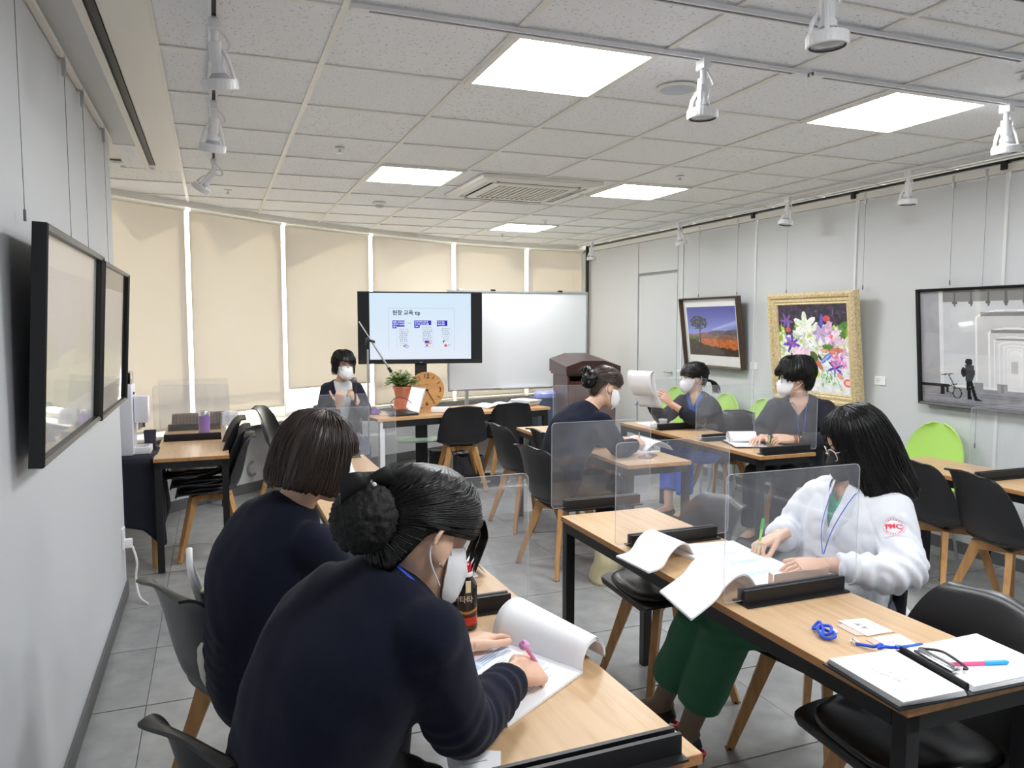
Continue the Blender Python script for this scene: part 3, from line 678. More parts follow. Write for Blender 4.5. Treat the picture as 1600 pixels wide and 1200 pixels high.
wire(XR-.035, 3.58, .75, 'loose steel wire hanging down below the black and white photograph', -1)
for y, z, lb in ((5.86,1.165,'small white caption card beside the landscape photograph'), (4.40,1.126,'small white caption card beside the gilt framed painting')):
    t = thing('caption_card', lb, 'sign', (XR-.002, y, z), 0, 'caption cards on the right wall')
    mb = MB(); mb.box((-.003,0,0), (.006,.10,.065), bev=.001); mb.build('card', M_paper, t)
    im = canvas(20, 32, c255(240,241,243))
    for r_ in range(3): rect(im, .12, .25+.2*r_, .6-.1*r_, .31+.2*r_, c255(150,150,152))
    printed('card_print', im, .094, .06, frame_M((-.0065,0,0), (0,-1,0), (0,0,1)), t)
t = thing('wall_hook', 'small white knob on the right wall beside the raised paper', 'hook', (XR-.002, 7.02, 1.05)); mb = MB(); mb.cyl((0,0,0),(-.03,0,0),.012); mb.box((-.03,.03,0),(.012,.10,.028),bev=.005); mb.build('knob', M_white, t)

# ---------------------------------------------------------------- chairs
PATH = [(.215,.420,.36,0,0),(.205,.444,.42,.0,0),(.12,.444,.455,.012,0),(.0,.432,.465,.03,0),(-.10,.432,.465,.05,.01),(-.165,.468,.46,.035,.05),(-.198,.54,.45,.01,.075),(-.218,.62,.43,0,.07),
        (-.236,.70,.395,0,.055),(-.254,.765,.35,0,.035),(-.272,.805,.305,0,.014),(-.298,.815,.27,0,0)]
def shell_pt(u, v, lift=0, shrink=1.0):
    n = len(PATH)-1; f = u*n; i = min(int(f), n-1); t = f-i
    def c(k):
        p = [PATH[max(0,min(n,i+d))][k] for d in (-1,0,1,2)]
        return .5*((2*p[1])+(p[2]-p[0])*t+(2*p[0]-5*p[1]+4*p[2]-p[3])*t*t+(3*p[1]-p[0]-3*p[2]+p[3])*t**3)
    s = (v-.5)*2; a = abs(s)**2.6
    wave = .012*(1-math.cos(s*PI))*max(0, (u-.8)/.2)
    return V((c(2)/2*s*shrink, c(0)+c(4)*a, c(1)+c(3)*a+lift-wave*.6))
def chair_proto():
    t = thing('tub_chair', 'x', 'chair', (0,0,0), 0, 'black tub chairs with beech legs')
    mb = MB(); mb.grid(lambda u, v: shell_pt(u, v), 33, 18, .009); mb.build('shell', M_black, t, angle=60)
    mb = MB()
    def pad(th, top):
        R = []
        for k in range(40):
            a = 2*PI*k/40; e = 2/3.4
            x = .205*math.copysign(abs(math.cos(a))**e, math.cos(a)); y = .02+.19*math.copysign(abs(math.sin(a))**e, math.sin(a)); R.append((x, y))
        return R
    rim = pad(0, 0); rings = []
    for sc, z in ((.93,.437),(1.0,.448),(1.0,.458),(.95,.468),(.8,.474),(.45,.474),(.05,.473)): rings.append([V((x*sc, .02+(y-.02)*sc, z + .018*(abs(x*sc)/.2)**2*(1 if y < .1 else .4) )) for x, y in rim])
    mb.loft(rings); mb.build('seat_cushion', M_vinyl, t, angle=70)
    for sx in (-1,1):
        for sy in (-1,1):
            mb = MB(); a = V((sx*.11, sy*.10+.0, .415)); b = V((sx*.215, sy*.205-.005, 0)); R = rotz(math.atan2(sy, sx)).to_4x4()
            rings = []
            for p, w, d in ((a,.062,.030),(a.lerp(b,.22),.05,.030),(b,.028,.024)): rings.append([p + R @ V((q*w/2, r*d/2, 0)) for q, r in ((-1,-1),(1,-1),(1,1),(-1,1))])
            mb.loft(rings); l = mb.build('leg', M_legwood, t, False)
            mb = MB(); mb.box(b+V((0,0,.003)), (.024,.024,.006)); mb.build('foot_pad', M_dark, l, False)
    for s in (-1,1):
        mb = MB(); R = rotz(s*PI/4); mb.box((0,0,.395), (.30,.03,.045), R); mb.build('leg_brace', M_legwood, t, False)
    mb = MB(); mb.box((0,0,.424), (.20,.20,.012)); mb.build('mounting_plate', M_dark, t, False)
    return t
CH = chair_proto(); first = [True]
def chair(x, y, face, label, z=0, group='black tub chairs with beech legs'):
    rz = math.atan2(face[1], face[0])-PI/2
    if first[0]:
        first[0] = False; CH.location = (x,y,z); CH.rotation_euler = (0,0,rz); CH['label'] = label; CH['group'] = group; return CH
    return dup(CH, (x,y,z), rz, label, group)
chair(.165, 1.63, (.82,.57), 'black tub chair behind the nearest writing woman at bottom left')
chair(.09, 2.50, (.86,.45), 'black tub chair with a pale quilted bag, under the bob haired woman')
chair(1.77, 2.74, (-1,.05), 'empty black tub chair pushed under the table with open booklets')
chair(1.96, 2.06, (-.97,-.15), 'black tub chair under the woman in the white coat')
chair(1.72, 1.47, (-1,.08), 'empty black tub chair behind the clipboard at bottom right')
chair(3.86, 3.12, (1,-.12), 'empty black tub chair at right, just behind the white coat')
chair(3.82, 2.70, (1,-.25), 'empty black tub chair at the right edge, its whole back in view')
chair(2.14, 6.88, (.12,1), 'black tub chair with its back to the room, left of two at the front desk')
chair(2.66, 7.02, (.1,1), 'black tub chair with its back to the room, right of two at the front desk')
chair(2.23, 5.45, (1,.1), 'empty black tub chair in side view in the middle aisle')
chair(2.40, 5.02, (1,.05), 'black tub chair whose back top shows over the aisle chair')
chair(2.06, 4.40, (.97,.2), 'black tub chair under the woman with the hair claw')
chair(3.97, 5.36, (-.9,-.3), 'dark tub chair under the woman holding up paper')
chair(4.00, 4.50, (-.75,-.65), 'dark tub chair under the man in the dark cardigan')
chair(.62, 7.25, (.9,-.3), 'black tub chair by the sunlit window sill')
chair(1.02, 7.02, (.1,-1), 'black tub chair under the presenter')
# stack of three at the coffee table
for k in range(3):
    c = chair(-.05-.03*k, 5.56, (-1,.0), ('bottom black chair of the stack under the coffee table','middle black chair of the stack under the coffee table','top black chair of the stack under the coffee table')[k], .06*k, 'stacked chairs under the coffee table')
    if k:    # stacked shells: only the lowest one shows its own full legs
        for ch in list(c.children):
            if ch.name.startswith(('leg','mounting_plate')):
                for g in list(ch.children): bpy.data.objects.remove(g)
                bpy.data.objects.remove(ch)
# green chairs along the wall
def green_proto():
    t = thing('green_chair', 'x', 'chair', (0,0,0), 0, 'lime green chairs along the right wall')
    def back(u, v):
        s = (v-.5)*2; z = .46+.42*u; w = .46*math.sqrt(max(.0, 1-max(0,(u-.35)/.663)**2.2))*(.84+.16*min(1,u/.35))
        return V((w/2*s, -.19-.07*u+.03*s*s, z))
    mb = MB(); mb.grid(back, 22, 14, .009); mb.build('backrest', M_green, t, angle=60)
    mb = MB(); mb.grid(lambda u, v: V((((v-.5)*.44*(1-.12*(2*u-1)**4)), .20-.40*u, .452+.012*(2*v-1)**2-.02*(1-u)**6)), 12, 12, .011); mb.build('seat', M_green, t, angle=60)
    for sx in (-1,1):
        for sy in (-1,1):
            mb = MB(); mb.tube([(sx*.17, sy*.15, .44), (sx*.21, sy*.20, 0)], .010, 10); mb.build('leg', M_alu, t)
    mb = MB()
    for sx in (-1,1): mb.tube([(sx*.17,.15,.435),(sx*.17,-.15,.435),(sx*.14,-.19,.47),(sx*.12,-.205,.56)], .009, 8)
    mb.build('frame', M_alu, t); return t
G = green_proto(); gl = [(4.36,3.80,(-1,0),'lime green chair at right behind the white coated woman'),(4.36,5.60,(-1,.1),'lime green chair behind the man, nearer of a pair'),(4.36,6.12,(-1,.0),'lime green chair right of the woman holding paper'),(4.36,6.98,(-1,0),'lime green chair half hidden behind the raised paper')]
for k, (x, y, f, lb) in enumerate(gl):
    rz = math.atan2(f[1], f[0])-PI/2
    if k == 0: G.location = (x,y,0); G.rotation_euler = (0,0,rz); G['label'] = lb
    else: dup(G, (x,y,0), rz, lb)
# ---------------------------------------------------------------- tables
def table_proto():
    t = thing('training_table', 'x', 'table', (0,0,0), 0, 'narrow oak topped training tables')
    mb = MB(); mb.box((0,0,.7125), (.44,1.795,.023), bev=.0015); mb.build('tabletop', M_top, t, False)
    mb = MB()
    for s in (-1,1): mb.box((s*.2195,0,.7125), (.0025,1.797,.021)); mb.box((0,s*.898,.7125), (.44,.0025,.021))
    mb.build('edge_band', M_topedge, t, False)
    mb = MB()
    for s in (-1,1): mb.box((s*.195,0,.68), (.04,1.70,.04)); mb.box((0,s*.872,.68), (.43,.04,.04))
    mb.build('frame', M_dark, t, False)
    for sx in (-1,1):
        for sy in (-1,1):
            mb = MB(); mb.box((sx*.195, sy*.872, .35), (.04,.04,.70), bev=.002); mb.build('leg', M_dark, t, False)
    return t
T0 = table_proto(); TT = 'narrow oak topped training tables'
def table(x, y, rz, lb, first_=False):
    if first_: T0.location = (x,y,0); T0.rotation_euler = (0,0,rz); T0['label'] = lb; return T0
    return dup(T0, (x,y,0), rz, lb, TT)
table(1.608, 2.09, 0, 'oak topped table with black legs under open booklets and name badges', True)
table(.628, 2.10, .02, 'oak topped table where the nearest woman writes')
table(.65, 3.97, 0, 'oak topped table beyond the bob haired woman')
table(3.405, 4.79, 0, 'oak topped table shared by the man and the woman holding paper')
table(2.475, 4.82, 0, 'oak topped table with a phone where the woman with hair claw writes')
table(3.96, 2.62, 0, 'oak topped table at the right edge before two empty chairs')
table(-.15, 6.06, 0, 'oak topped table with the purple tumbler by the coffee machine')
# partitions: black foot bar holding a clear sheet
def part_proto():
    t = thing('acrylic_partition', 'x', 'partition', (0,0,.724), 0, 'clear acrylic desk partitions')
    mb = MB(); mb.box((0,0,.003), (.385,.075,.005)); mb.box((0,-.012,.024), (.38,.010,.044)); mb.box((0,.012,.024), (.38,.010,.044)); mb.build('foot_bar', M_dark, t, False)
    P = rr_poly(.505, .385, .018, 5); M = frame_M((0,.0016,.012+.1925), (1,0,0), (0,0,1))
    mb = MB(); mb.prism(P, .0032, M); sh = mb.build('sheet', M_acry, t, False)
    mb = MB(); n = len(P); Pi = [(x*.9945, y*.993) for x, y in P]
    for k in range(n):
        j = (k+1) % n; q = [M @ V((*P[k],-.0003)), M @ V((*P[j],-.0003)), M @ V((*P[j],.0035)), M @ V((*P[k],.0035))]; q2 = [M @ V((*Pi[k],-.0003)), M @ V((*Pi[j],-.0003)), M @ V((*Pi[j],.0035)), M @ V((*Pi[k],.0035))]
        a = [mb.bm.verts.new(v) for v in q+q2]; mb._f([a[0],a[1],a[5],a[4]]); mb._f([a[2],a[3],a[7],a[6]]); mb._f([a[0],a[3],a[2],a[1]])
    mb.build('sheet_edge', M_acedge, sh, False); return t
PP = part_proto()
plist = [(1.63,3.07,0,'clear partition at the far end of the booklet table'),(1.62,2.47,0,'clear partition in front of the white coated woman, behind the booklets'),(1.63,1.83,0,'clear partition between the booklets and the name badges'),
 (.60,2.06,.02,'clear partition just past the dark drink bottle'),
 (.645,4.04,0,'clear partition in the middle of the table beyond the bob haired woman'),(.645,4.80,0,'clear partition at the far end, before the presenter'),
 (3.42,3.94,0,'clear partition at the near end of the table before the man'),(3.41,4.56,.03,'clear partition beside the man\'s clipboard'),(3.42,5.16,0,'clear partition beside the paper cup and holding woman'),
 (2.47,4.92,0,'clear partition behind the woman with the hair claw'),(3.95,2.86,-.02,'clear partition on the table at the right edge'),
 (-.16,5.93,0,'partition with black foot before the purple tumbler'),(-.16,6.5,0,'partition with black foot behind the purple tumbler')]
t = thing('partition_foot', 'black foot bar without a sheet at the bottom edge of the near table', 'partition', (.63,1.222,.7245), .02)
mb = MB(); mb.box((0,0,.003), (.385,.075,.005)); mb.build('base_plate', M_dark, t, False)
for s in (-1,1): mb = MB(); mb.box((0,s*.012,.024), (.38,.010,.044)); mb.build('clamp_plate', M_dark, t, False)
for k, (x, y, rz, lb) in enumerate(plist):
    if k == 0: PP.location = (x,y,.7245); PP['label'] = lb
    else: dup(PP, (x,y,.7245), rz, lb)
# ---------------------------------------------------------------- front of the room
DA = math.atan2(.36, 1.82); dk = (2.16, 7.10)
t = thing('front_desk', 'wood topped front desk with white end legs, carrying the laptop', 'desk', (*dk, 0), DA)
mb = MB(); mb.box((0,0,.7125), (1.84,.60,.025), bev=.002); mb.build('desktop', wood_mat('oak_laminate_x', rgb(214,172,124), rgb(198,150,102), .32, 'X'), t, False)
mb = MB(); mb.box((0,-.28,.67), (1.74,.03,.06)); mb.box((0,.28,.67), (1.74,.03,.06)); mb.build('frame', M_dark, t, False)
for sx in (-1,1):
    for sy in (-1,1):
        mb = MB(); mb.box((sx*.875, sy*.265, .35), (.045,.045,.70), bev=.002); mb.build('leg', M_white if sx < 0 else M_dark, t, False)
mb = MB(); mb.box((.60,.27,.36), (.55,.012,.56), bev=.003); mb.build('modesty_panel', M_white, t, False)
def ondesk(x, y, z=.726): c, s = math.cos(DA), math.sin(DA); return (dk[0]+x*c-y*s, dk[1]+x*s+y*c, z)
# television on its floor stand
tvc = V((1.93, 7.50, 0)); ta = math.atan2(7.30-7.52, 2.52-1.34)
t = thing('television', 'wide flat television on a black floor stand showing a lecture slide', 'television', tvc, ta)
mb = MB(); mb.box((0,0,1.515), (1.235,.035,.715), bev=.006); mb.box((0,.03,1.42), (.8,.04,.4), bev=.01); mb.build('casing', M_dark, t, False)
SW, SH = 1.005, .655
im = canvas(170, 262, c255(226,241,254)); X, Y = gxy(im); im[:] = c255(214,236,252)*(1-Y[...,None])+c255(232,240,254)*Y[...,None]
fx = lambda p: (p-80)/1290.; fy = lambda p: (p-60)/900.
def box_line(x0,y0,x1,y1,c,w=.004): line(im,x0,y0,x1,y0,w,c); line(im,x1,y0,x1,y1,w*.7,c); line(im,x1,y1,x0,y1,w,c); line(im,x0,y1,x0,y0,w*.7,c)
box_line(.185,.225,.835,.87,c255(186,200,226)); 
for x0, y0, x1 in ((.265,.54,.40),(.50,.53,.62),(.68,.50,.80)): box_line(x0,y0,x1,.83,c255(206,216,238),.003)
NAVY = c255(24,24,190)
for p in (((.222,.413),(.34,.413),(.34,.508),(.265,.508),(.265,.53),(.222,.53)), ((.437,.41),(.604,.41),(.604,.48),(.49,.48),(.49,.525),(.437,.525)), ((.662,.41),(.765,.41),(.765,.495),(.68,.495),(.672,.505),(.662,.505))): poly(im, p, NAVY)
rect(im,.37,.44,.41,.46,c255(170,214,244)); rect(im,.62,.44,.65,.455,c255(190,220,246))
r = np.random.default_rng(3)
for x0, x1, ys in ((.28,.38,np.arange(.54,.80,.03)),(.51,.61,np.arange(.51,.73,.03)),(.70,.79,np.arange(.53,.72,.03))):
    for y in ys:
        x = x0+.02*r.random()
        while x < x1-.012: w = .008+.008*r.random(); rect(im,x,y,x+w,y+.010,c255(104,112,134),.75); x += w+.008
ell(im,.355,.80,.028,.022,c255(150,150,224),.5); ell(im,.36,.80,.018,.012,c255(240,240,255)); line(im,.325,.81,.37,.79,.006,c255(120,120,200)); rect(im,.335,.775,.347,.785,c255(70,80,60))
ell(im,.56,.752,.024,.034,c255(238,170,200)); ell(im,.558,.735,.022,.02,c255(50,50,170)); ell(im,.592,.755,.012,.016,c255(220,60,80)); ell(im,.592,.755,.006,.008,c255(250,250,255)); rect(im,.55,.785,.57,.80,c255(60,60,170)); line(im,.535,.812,.595,.808,.008,c255(150,190,150))
ell(im,.73,.735,.013,.016,c255(40,50,110)); ell(im,.737,.742,.010,.012,c255(232,240,254)); rect(im,.732,.775,.755,.81,c255(226,60,90)); ell(im,.775,.79,.014,.02,c255(200,210,224),.7)
scr = (.0, -.0185, 1.53)
FM = frame_M(scr, (1,0,0), (0,0,1)); printed('screen', im, SW, SH, FM, t, print_mat('screen_glow', .3, .245))
for s in (-1,1): mb = MB(); mb.box((s*.558, -.0178, 1.528), (.108,.002,.665)); mb.build('dark_screen_side', mat('screen_black', rgb(40,41,46), .12), t, False)
M_ink = mat('slide_ink', rgb(14,18,52), .8, spec=0); M_inkw = mat('slide_white', rgb(240,244,255), .6, emit=(1,1,1,1), estr=.20)
def st(txt, px, py, size, m, **k): text('slide_lettering', txt, size, m, FM @ Matrix.Translation((SW*(px-.5), SH*(.5-py), .0008)), t, align='LEFT', **k)
st('현장 교육 tip', .222, .30, .052, M_ink, bold=.0010)
for px, py, s in ((.228,.438,'바른 교육자는'),(.228,.473,'현장과 실습을'),(.228,.507,'중시'),(.443,.435,'효과적이며 실제 현'),(.443,.467,'장 교육 도구의 개발,'),(.443,.503,'이해'),(.667,.438,'자기 학습,'),(.667,.473,'문제 해결')): st(s, px, py, (.0195 if px < .4 else .0175) if len(s) < 9 else .0165, M_inkw, bold=.0001)
mb = MB(); mb.cyl((0,.06,.06),(0,.06,1.30),.012,n=8); mb.box((0,.045,.72), (.12,.05,1.30), bev=.005); mb.build('column', M_dark, t, False)
mb = MB(); mb.box((0,.02,.045), (.80,.46,.03), bev=.01); mb.build('base_plate', M_dark, t)
for sx in (-1,1):
    mb = MB(); mb.cyl((sx*.34,-.14,.02),(sx*.34+.02,-.14,.02),.02); mb.cyl((sx*.34,.18,.02),(sx*.34+.02,.18,.02),.02); mb.build('caster', M_black, t)
mb = MB(); mb.box((.02,-.06,.40), (.52,.34,.012), bev=.003); mb.build('glass_shelf', mat('green_glass', rgb(206,236,224), .08, coat=.5), t, False)
mb = MB(); mb.box((.0,.0,1.172),(.03,.045,.006)); mb.build('maker_badge', M_alu, t, False)
t = thing('speaker_box', 'dark slim speaker box standing under the front desk, left', 'speaker', (2.02, 7.32, 0)); mb = MB(); mb.box((0,0,.15), (.09,.14,.30), bev=.008); mb.build('cabinet', M_black, t, False); mb = MB(); mb.lathe([(0,0),(.028,0),(.03,.003),(.024,.006),(0,.002)], c=(0,-.07,.19), M=Matrix.Rotation(PI/2,3,'X')); mb.build('cone', M_dark, t)
t = thing('storage_box', 'dark grey magazine box with a round finger notch under the front desk', 'box', (2.30, 7.12, 0), .1)
mb = MB(); q = [(-.12,0),(.12,0),(.12,.27)]+[(.035*math.cos(a), .27-.035*math.sin(a)) for a in [PI*k/10 for k in range(11)]]+[(-.12,.27)]
mb.prism(q, .004, frame_M((0,-.10,0),(1,0,0),(0,0,1))); mb.box((0,.1,.135),(.24,.004,.27)); mb.box((-.118,0,.135),(.004,.2,.27)); mb.box((.118,0,.135),(.004,.2,.27)); mb.box((0,0,.003),(.24,.2,.006)); mb.build('box_body', mat('charcoal_card', rgb(70,70,78), .6), t, False)
t = thing('black_case', 'low black case on the floor behind the left front chair', 'case', (2.34, 6.86, 0), .1); mb = MB(); mb.box((0,0,.055), (.32,.2,.11), bev=.008); mb.build('case_body', M_dark, t, False); mb = MB(); mb.box((0,-.102,.07),(.10,.01,.02),bev=.003); mb.build('case_latch', M_alu, t)
def cable(name, lb, pts, r, m, n=40): o = MB().tube(cr(pts, n), r, 6).build(name, m); return tag(o, lb, 'cable')
a = ondesk(-.35,.05); b = ondesk(-.2,.1)
cable('power_cable', 'dark cable hanging from the laptop down to the floor', [ondesk(-.30,-.31,.70), ondesk(-.27,-.31,.55), ondesk(-.16,-.28,.3), ondesk(-.12,-.30,.14), ondesk(-.25,-.36,.02), ondesk(-.30,-.45,.006)], .004, M_black)
cable('power_cable', 'second dark cable hanging beside the first under the laptop', [ondesk(-.22,-.31,.70), ondesk(-.17,-.31,.5), ondesk(-.14,-.29,.32), ondesk(-.16,-.34,.1), ondesk(-.2,-.42,.012)], .0035, M_black)
cable('power_cable', 'white cable coiled on the floor under the front desk', [ondesk(-.1,-.2,.006), ondesk(-.0,-.28,.006), ondesk(-.15,-.40,.006), ondesk(-.3,-.30,.012), ondesk(-.15,-.24,.016), ondesk(.05,-.34,.012), ondesk(.35,-.30,.006), ondesk(.5,-.2,.006)], .004, M_white)
# laptop
def laptop():
    p = ondesk(-.60, -.04); t = thing('laptop', 'open silver laptop seen from behind its lid on the front desk', 'laptop', p, DA-PI/2-.075)
    mb = MB(); mb.box((0,0,.011), (.35,.24,.018), bev=.004); mb.build('base', mat('laptop_black', rgb(44,44,48), .4), t)
    mb = MB(); mb.box((0,-.02,.0208), (.29,.10,.002)); mb.build('keyboard', M_dark, t, False)
    R = Matrix.Rotation(-.28,3,'X'); mb = MB(); mb.box(V((0,.125,.02))+R @ V((0,0,.118)), (.35,.008,.235), R, bev=.003); lid = mb.build('lid', mat('laptop_silver', rgb(222,222,224), .35, .3), t)
    mb = MB(); mb.box(V((0,.125,.02))+R @ V((0,-.005,.12)), (.32,.002,.20), R); mb.build('display', mat('laptop_screen', rgb(225,228,232), .3, emit=(.9,.93,1,1), estr=.2), lid, False)
laptop()
t = thing('mouse', 'black computer mouse beside the laptop', 'mouse', ondesk(-.72,-.16)); mb = MB(); mb.ball((0,0,.014),(.032,.052,.018)); mb.build('mouse_body', M_black, t)
cable('laptop_cable', 'thin black cable looping up from the laptop', [ondesk(-.62,-.02,.745), ondesk(-.66,.02,.82), ondesk(-.58,.05,.87), ondesk(-.48,.02,.84), ondesk(-.44,-.02,.76)], .0035, M_black)
t = thing('paper_roll', 'white paper sleeve lying on the front desk right of the laptop', 'paper', ondesk(-.22,-.12), DA-.6); mb = MB(); mb.box((0,0,.025),(.17,.07,.05),bev=.012); mb.build('sleeve', M_paper, t)
t = thing('open_papers', 'open white papers on the front desk behind the right chair', 'paper', ondesk(.52,.05), DA); mb = MB(); mb.grid(lambda u,v: ((u-.5)*.42, (v-.5)*.28, .006+.03*abs(math.sin((u-.5)*PI*2))*(1-abs(u-.5))), 16, 4, .004); mb.build('sheets', M_paper, t)
t = thing('book_pile', 'small stack of flat papers at the right end of the front desk', 'papers', ondesk(.80,.02), DA+.15)
for k, c in enumerate(((200,160,150),(236,238,240),(190,194,200),(240,240,243))): mb = MB(); mb.box((.01*k,-.006*k,.008+.014*k),(.20-.006*k,.27,.011),rotz(.03*k),bev=.002); mb.build('booklet', mat(f'booklet_cover_{k}', rgb(*c), .6), t, False)
t = thing('purple_cloth', 'purple folded pouch at the presenter\'s elbow on the desk', 'pouch', ondesk(-.80,.10), DA); mb = MB(); mb.grid(lambda u,v: ((u-.5)*.16,(v-.5)*.12,.004+.05*math.sin(PI*u)*math.sin(PI*v)*(1+.3*math.sin(9*u+5*v))),14,10,.004); mb.build('pouch_body', mat('purple_fabric', rgb(120,92,150), .7), t, angle=180)
for k,(x,y,lb,c) in enumerate(((-.70,.02,'pale notebook lying near the presenter on the desk',(222,206,180)),)):
    t = thing('notebook', lb, 'notebook', ondesk(x,y), DA-.3); mb = MB(); mb.box((0,0,.006),(.15,.2,.012),bev=.002); mb.build('cover', mat('tan_cover', rgb(*c), .6), t, False)
# potted plant: pot standing on an upturned pot, on the sill behind
pz = .62; pp = (1.76, 7.42, .725)
t = thing('potted_plant', 'leafy green plant in two stacked terracotta pots at the front desk', 'plant', ondesk(-.45,.24)); t.scale = (.82,.82,.80)
def potmb(z, s=1, inv=False):
    pr = [(0,0),(.072,0),(.095,.115),(.104,.115),(.106,.15),(.096,.15),(.09,.12),(0,.118)]
    if inv: pr = [(0,.15),(.09,.15),(.106,.035),(.112,.035),(.115,0),(0,0)][::-1]
    m = MB(); m.lathe([(r*s, z+h*s) for r,h in pr], n=32); return m
potmb(0, .95, True).build('lower_pot', M_terra, t); potmb(.14, 1).build('upper_pot', M_terra, t)
mb = MB(); mb.lathe([(0,.268),(.09,.27),(.0,.275)], n=20); mb.build('soil', mat('soil', rgb(70,52,40), .9, bump=.5, bscale=80), t)
stems = MB(); leaves = [MB(), MB()]; r = random.Random(4)
for k in range(95):
    a = r.random()*2*PI; L = .06+.15*r.random(); sp = .03+.15*r.random()*(1 if r.random()<.8 else 1.3)
    p0 = V((.05*math.cos(a)*r.random(), .05*math.sin(a)*r.random(), .27)); p1 = p0+V((sp*math.cos(a), sp*math.sin(a), L*(1 if sp<.15 else .6))); pm = (p0+p1)/2+V((0,0,.04))
    pts = cr([p0, pm, p1], 6); stems.tube(pts, [.0022]*7, 5)
    for j in range(10):
        p = pts[min(6, 1+j*6//10)].lerp(pts[min(6, 2+j*6//10)], r.random()); b = r.random()*2*PI; d = V((math.cos(b), math.sin(b), .35-.5*r.random())).normalized(); s = V((0,0,1)).cross(d).normalized(); l = .026+.022*r.random(); w = l*.55
        m = leaves[r.random()<.35]; q = [p, p+d*l*.5+s*w, p+d*l+V((0,0,-.004)), p+d*l*.5-s*w]; up = V((0,0,.003))
        a_ = [m.bm.verts.new(v) for v in q]+[m.bm.verts.new(q[0]+up), m.bm.verts.new(q[2]+up)]
        m._f([a_[0],a_[1],a_[2]]); m._f([a_[0],a_[2],a_[3]])
stems.build('stems', mat('stem_green', rgb(120,140,70), .6), t)
for m, c in zip(leaves, ((112,150,66),(176,196,104))):
    o = m.build('leaves', mat(f'leaf_{c[0]}', rgb(*c), .5), t, False); o['kind'] = 'stuff'
# wooden clock
ck = ondesk(-.17,.27); t = thing('clock', 'round wooden clock with black numerals leaning at the back of the front desk', 'clock', ck, 0); t.rotation_euler = (-.10,0,DA-.12-.15)
R0 = .178; mb = MB(); mb.lathe([(0,.012),(R0,.012),(R0+.002,.0),(R0,-.016),(R0-.004,-.019),(0,-.019)], c=(0,0,R0), n=64, M=Matrix.Rotation(PI/2,3,'X')); mb.build('dial', wood_mat('clock_wood', rgb(208,158,96), rgb(194,140,80), .45, 'X'), t)
M_blk = mat('numeral_black', rgb(24,20,18), .5); CF = lambda x, z: frame_M((x,.0205-.041,R0+z),(1,0,0),(0,0,1))
for k in range(12):
    a = PI/2-2*PI*k/12; x, z = math.cos(a), math.sin(a)
    if k in (0,3,6,9): text('numeral', {0:'12',3:'3',6:'6',9:'9'}[k], .062, M_blk, CF(x*R0*.76, z*R0*.76), t)
    else: mb = MB(); mb.tube([(x*R0*.68,-.021,R0+z*R0*.68),(x*R0*.90,-.021,R0+z*R0*.90)], .0026, 6); mb.build('hour_mark', M_blk, t)
mb = MB(); mb.tube([(.018,-.024,R0-.03),(0,-.024,R0),(R0*.36,-.024,R0-R0*.62)][1:], .0035, 6); mb.build('minute_hand', M_blk, t)
mb = MB(); mb.tube([(.02,-.026,R0-.003),(-R0*.45,-.026,R0+.012)], .0045, 6); mb.build('hour_hand', M_blk, t)
mb = MB(); mb.cyl((0,-.018,R0),(0,-.03,R0),.010); mb.build('hub', M_blk, t)
mb = MB(); mb.box((0,-.020,R0+.055),(.028,.001,.003)); mb.build('maker_line', M_blk, t, False)
# microphone stand with boom
t = thing('microphone_stand', 'thin boom microphone stand beside the presenter', 'stand', (1.27, 6.82, 0))
mb = MB(); mb.cyl((0,0,.1),(0,0,1.36),.009,n=10); mb.build('pole', M_alu, t)
B0, B1 = V((-.075,-.01,1.575)), V((.185,.01,1.165)); e = (B1-B0).normalized()
mb = MB(); mb.tube([B0, B0.lerp(B1,.42)], .005, 8); mb.tube([B0.lerp(B1,.4), B1], .009, 8); mb.build('boom', M_alu, t)
mb = MB(); c = B0.lerp(B1,.42); mb.box((0,0,1.40),(.03,.03,.07),bev=.006); mb.tube([(0,0,1.36),(0,0,1.33)],.014,10); mb.tube([c-V((.03,0,-.01)), c+V((.03,0,-.01))],.012,8); mb.tube([c+V((-.02,0,.01)),c+V((-.06,0,-.03))],.005,6); mb.build('clutch', M_black, t)
mb = MB(); mb.tube([B1, B1+e*.05],[.013,.016],10); mb.build('clip', M_black, t)
for k in range(3): mb = MB(); a = 2*PI*k/3; mb.tube([(0,0,.12),(.28*math.cos(a),.28*math.sin(a),.012)],.008,8); mb.build('leg', M_alu, t)
# whiteboard
t = thing('whiteboard', 'large white rolling whiteboard behind the television', 'whiteboard', (3.20, 8.02, 0), .02)
mb = MB(); mb.box((0,0,1.37),(1.66,.018,1.05)); mb.build('board', mat('board_enamel', rgb(240,243,246), .45), t, False)
for s in (-1,1):
    mb = MB(); mb.box((s*.842,-.002,1.37),(.024,.03,1.098),bev=.004); mb.build('frame_side', M_alu, t, False)
    mb = MB(); mb.box((0,-.002,1.37+s*.537),(1.66,.03,.024),bev=.004); mb.build('frame_side', M_alu, t, False)
    mb = MB(); mb.box((s*.62,.03,.63),(.035,.03,1.2)); mb.build('leg', M_alu, t, False)
    mb = MB(); mb.box((s*.62,.02,.075),(.04,.56,.035)); mb.build('foot', M_alu, t, False)
    for q in (-1,1): mb = MB(); mb.cyl((s*.62-.012,.02+q*.25,.026),(s*.62+.012,.02+q*.25,.026),.026); mb.build('caster', M_black, t)
mb = MB(); mb.box((0,.03,.36),(1.2,.025,.03)); mb.build('cross_bar', M_alu, t, False)
mb = MB(); mb.box((.05,-.04,.835),(.60,.07,.012),bev=.003); mb.build('pen_tray', M_alu, t, False)
for x in (-.7,-.32,.5): mb = MB(); mb.box((x,-.004,1.922),(.05,.036,.02),bev=.004); mb.build('clip', M_black if x != -.7 else M_white, t, False)
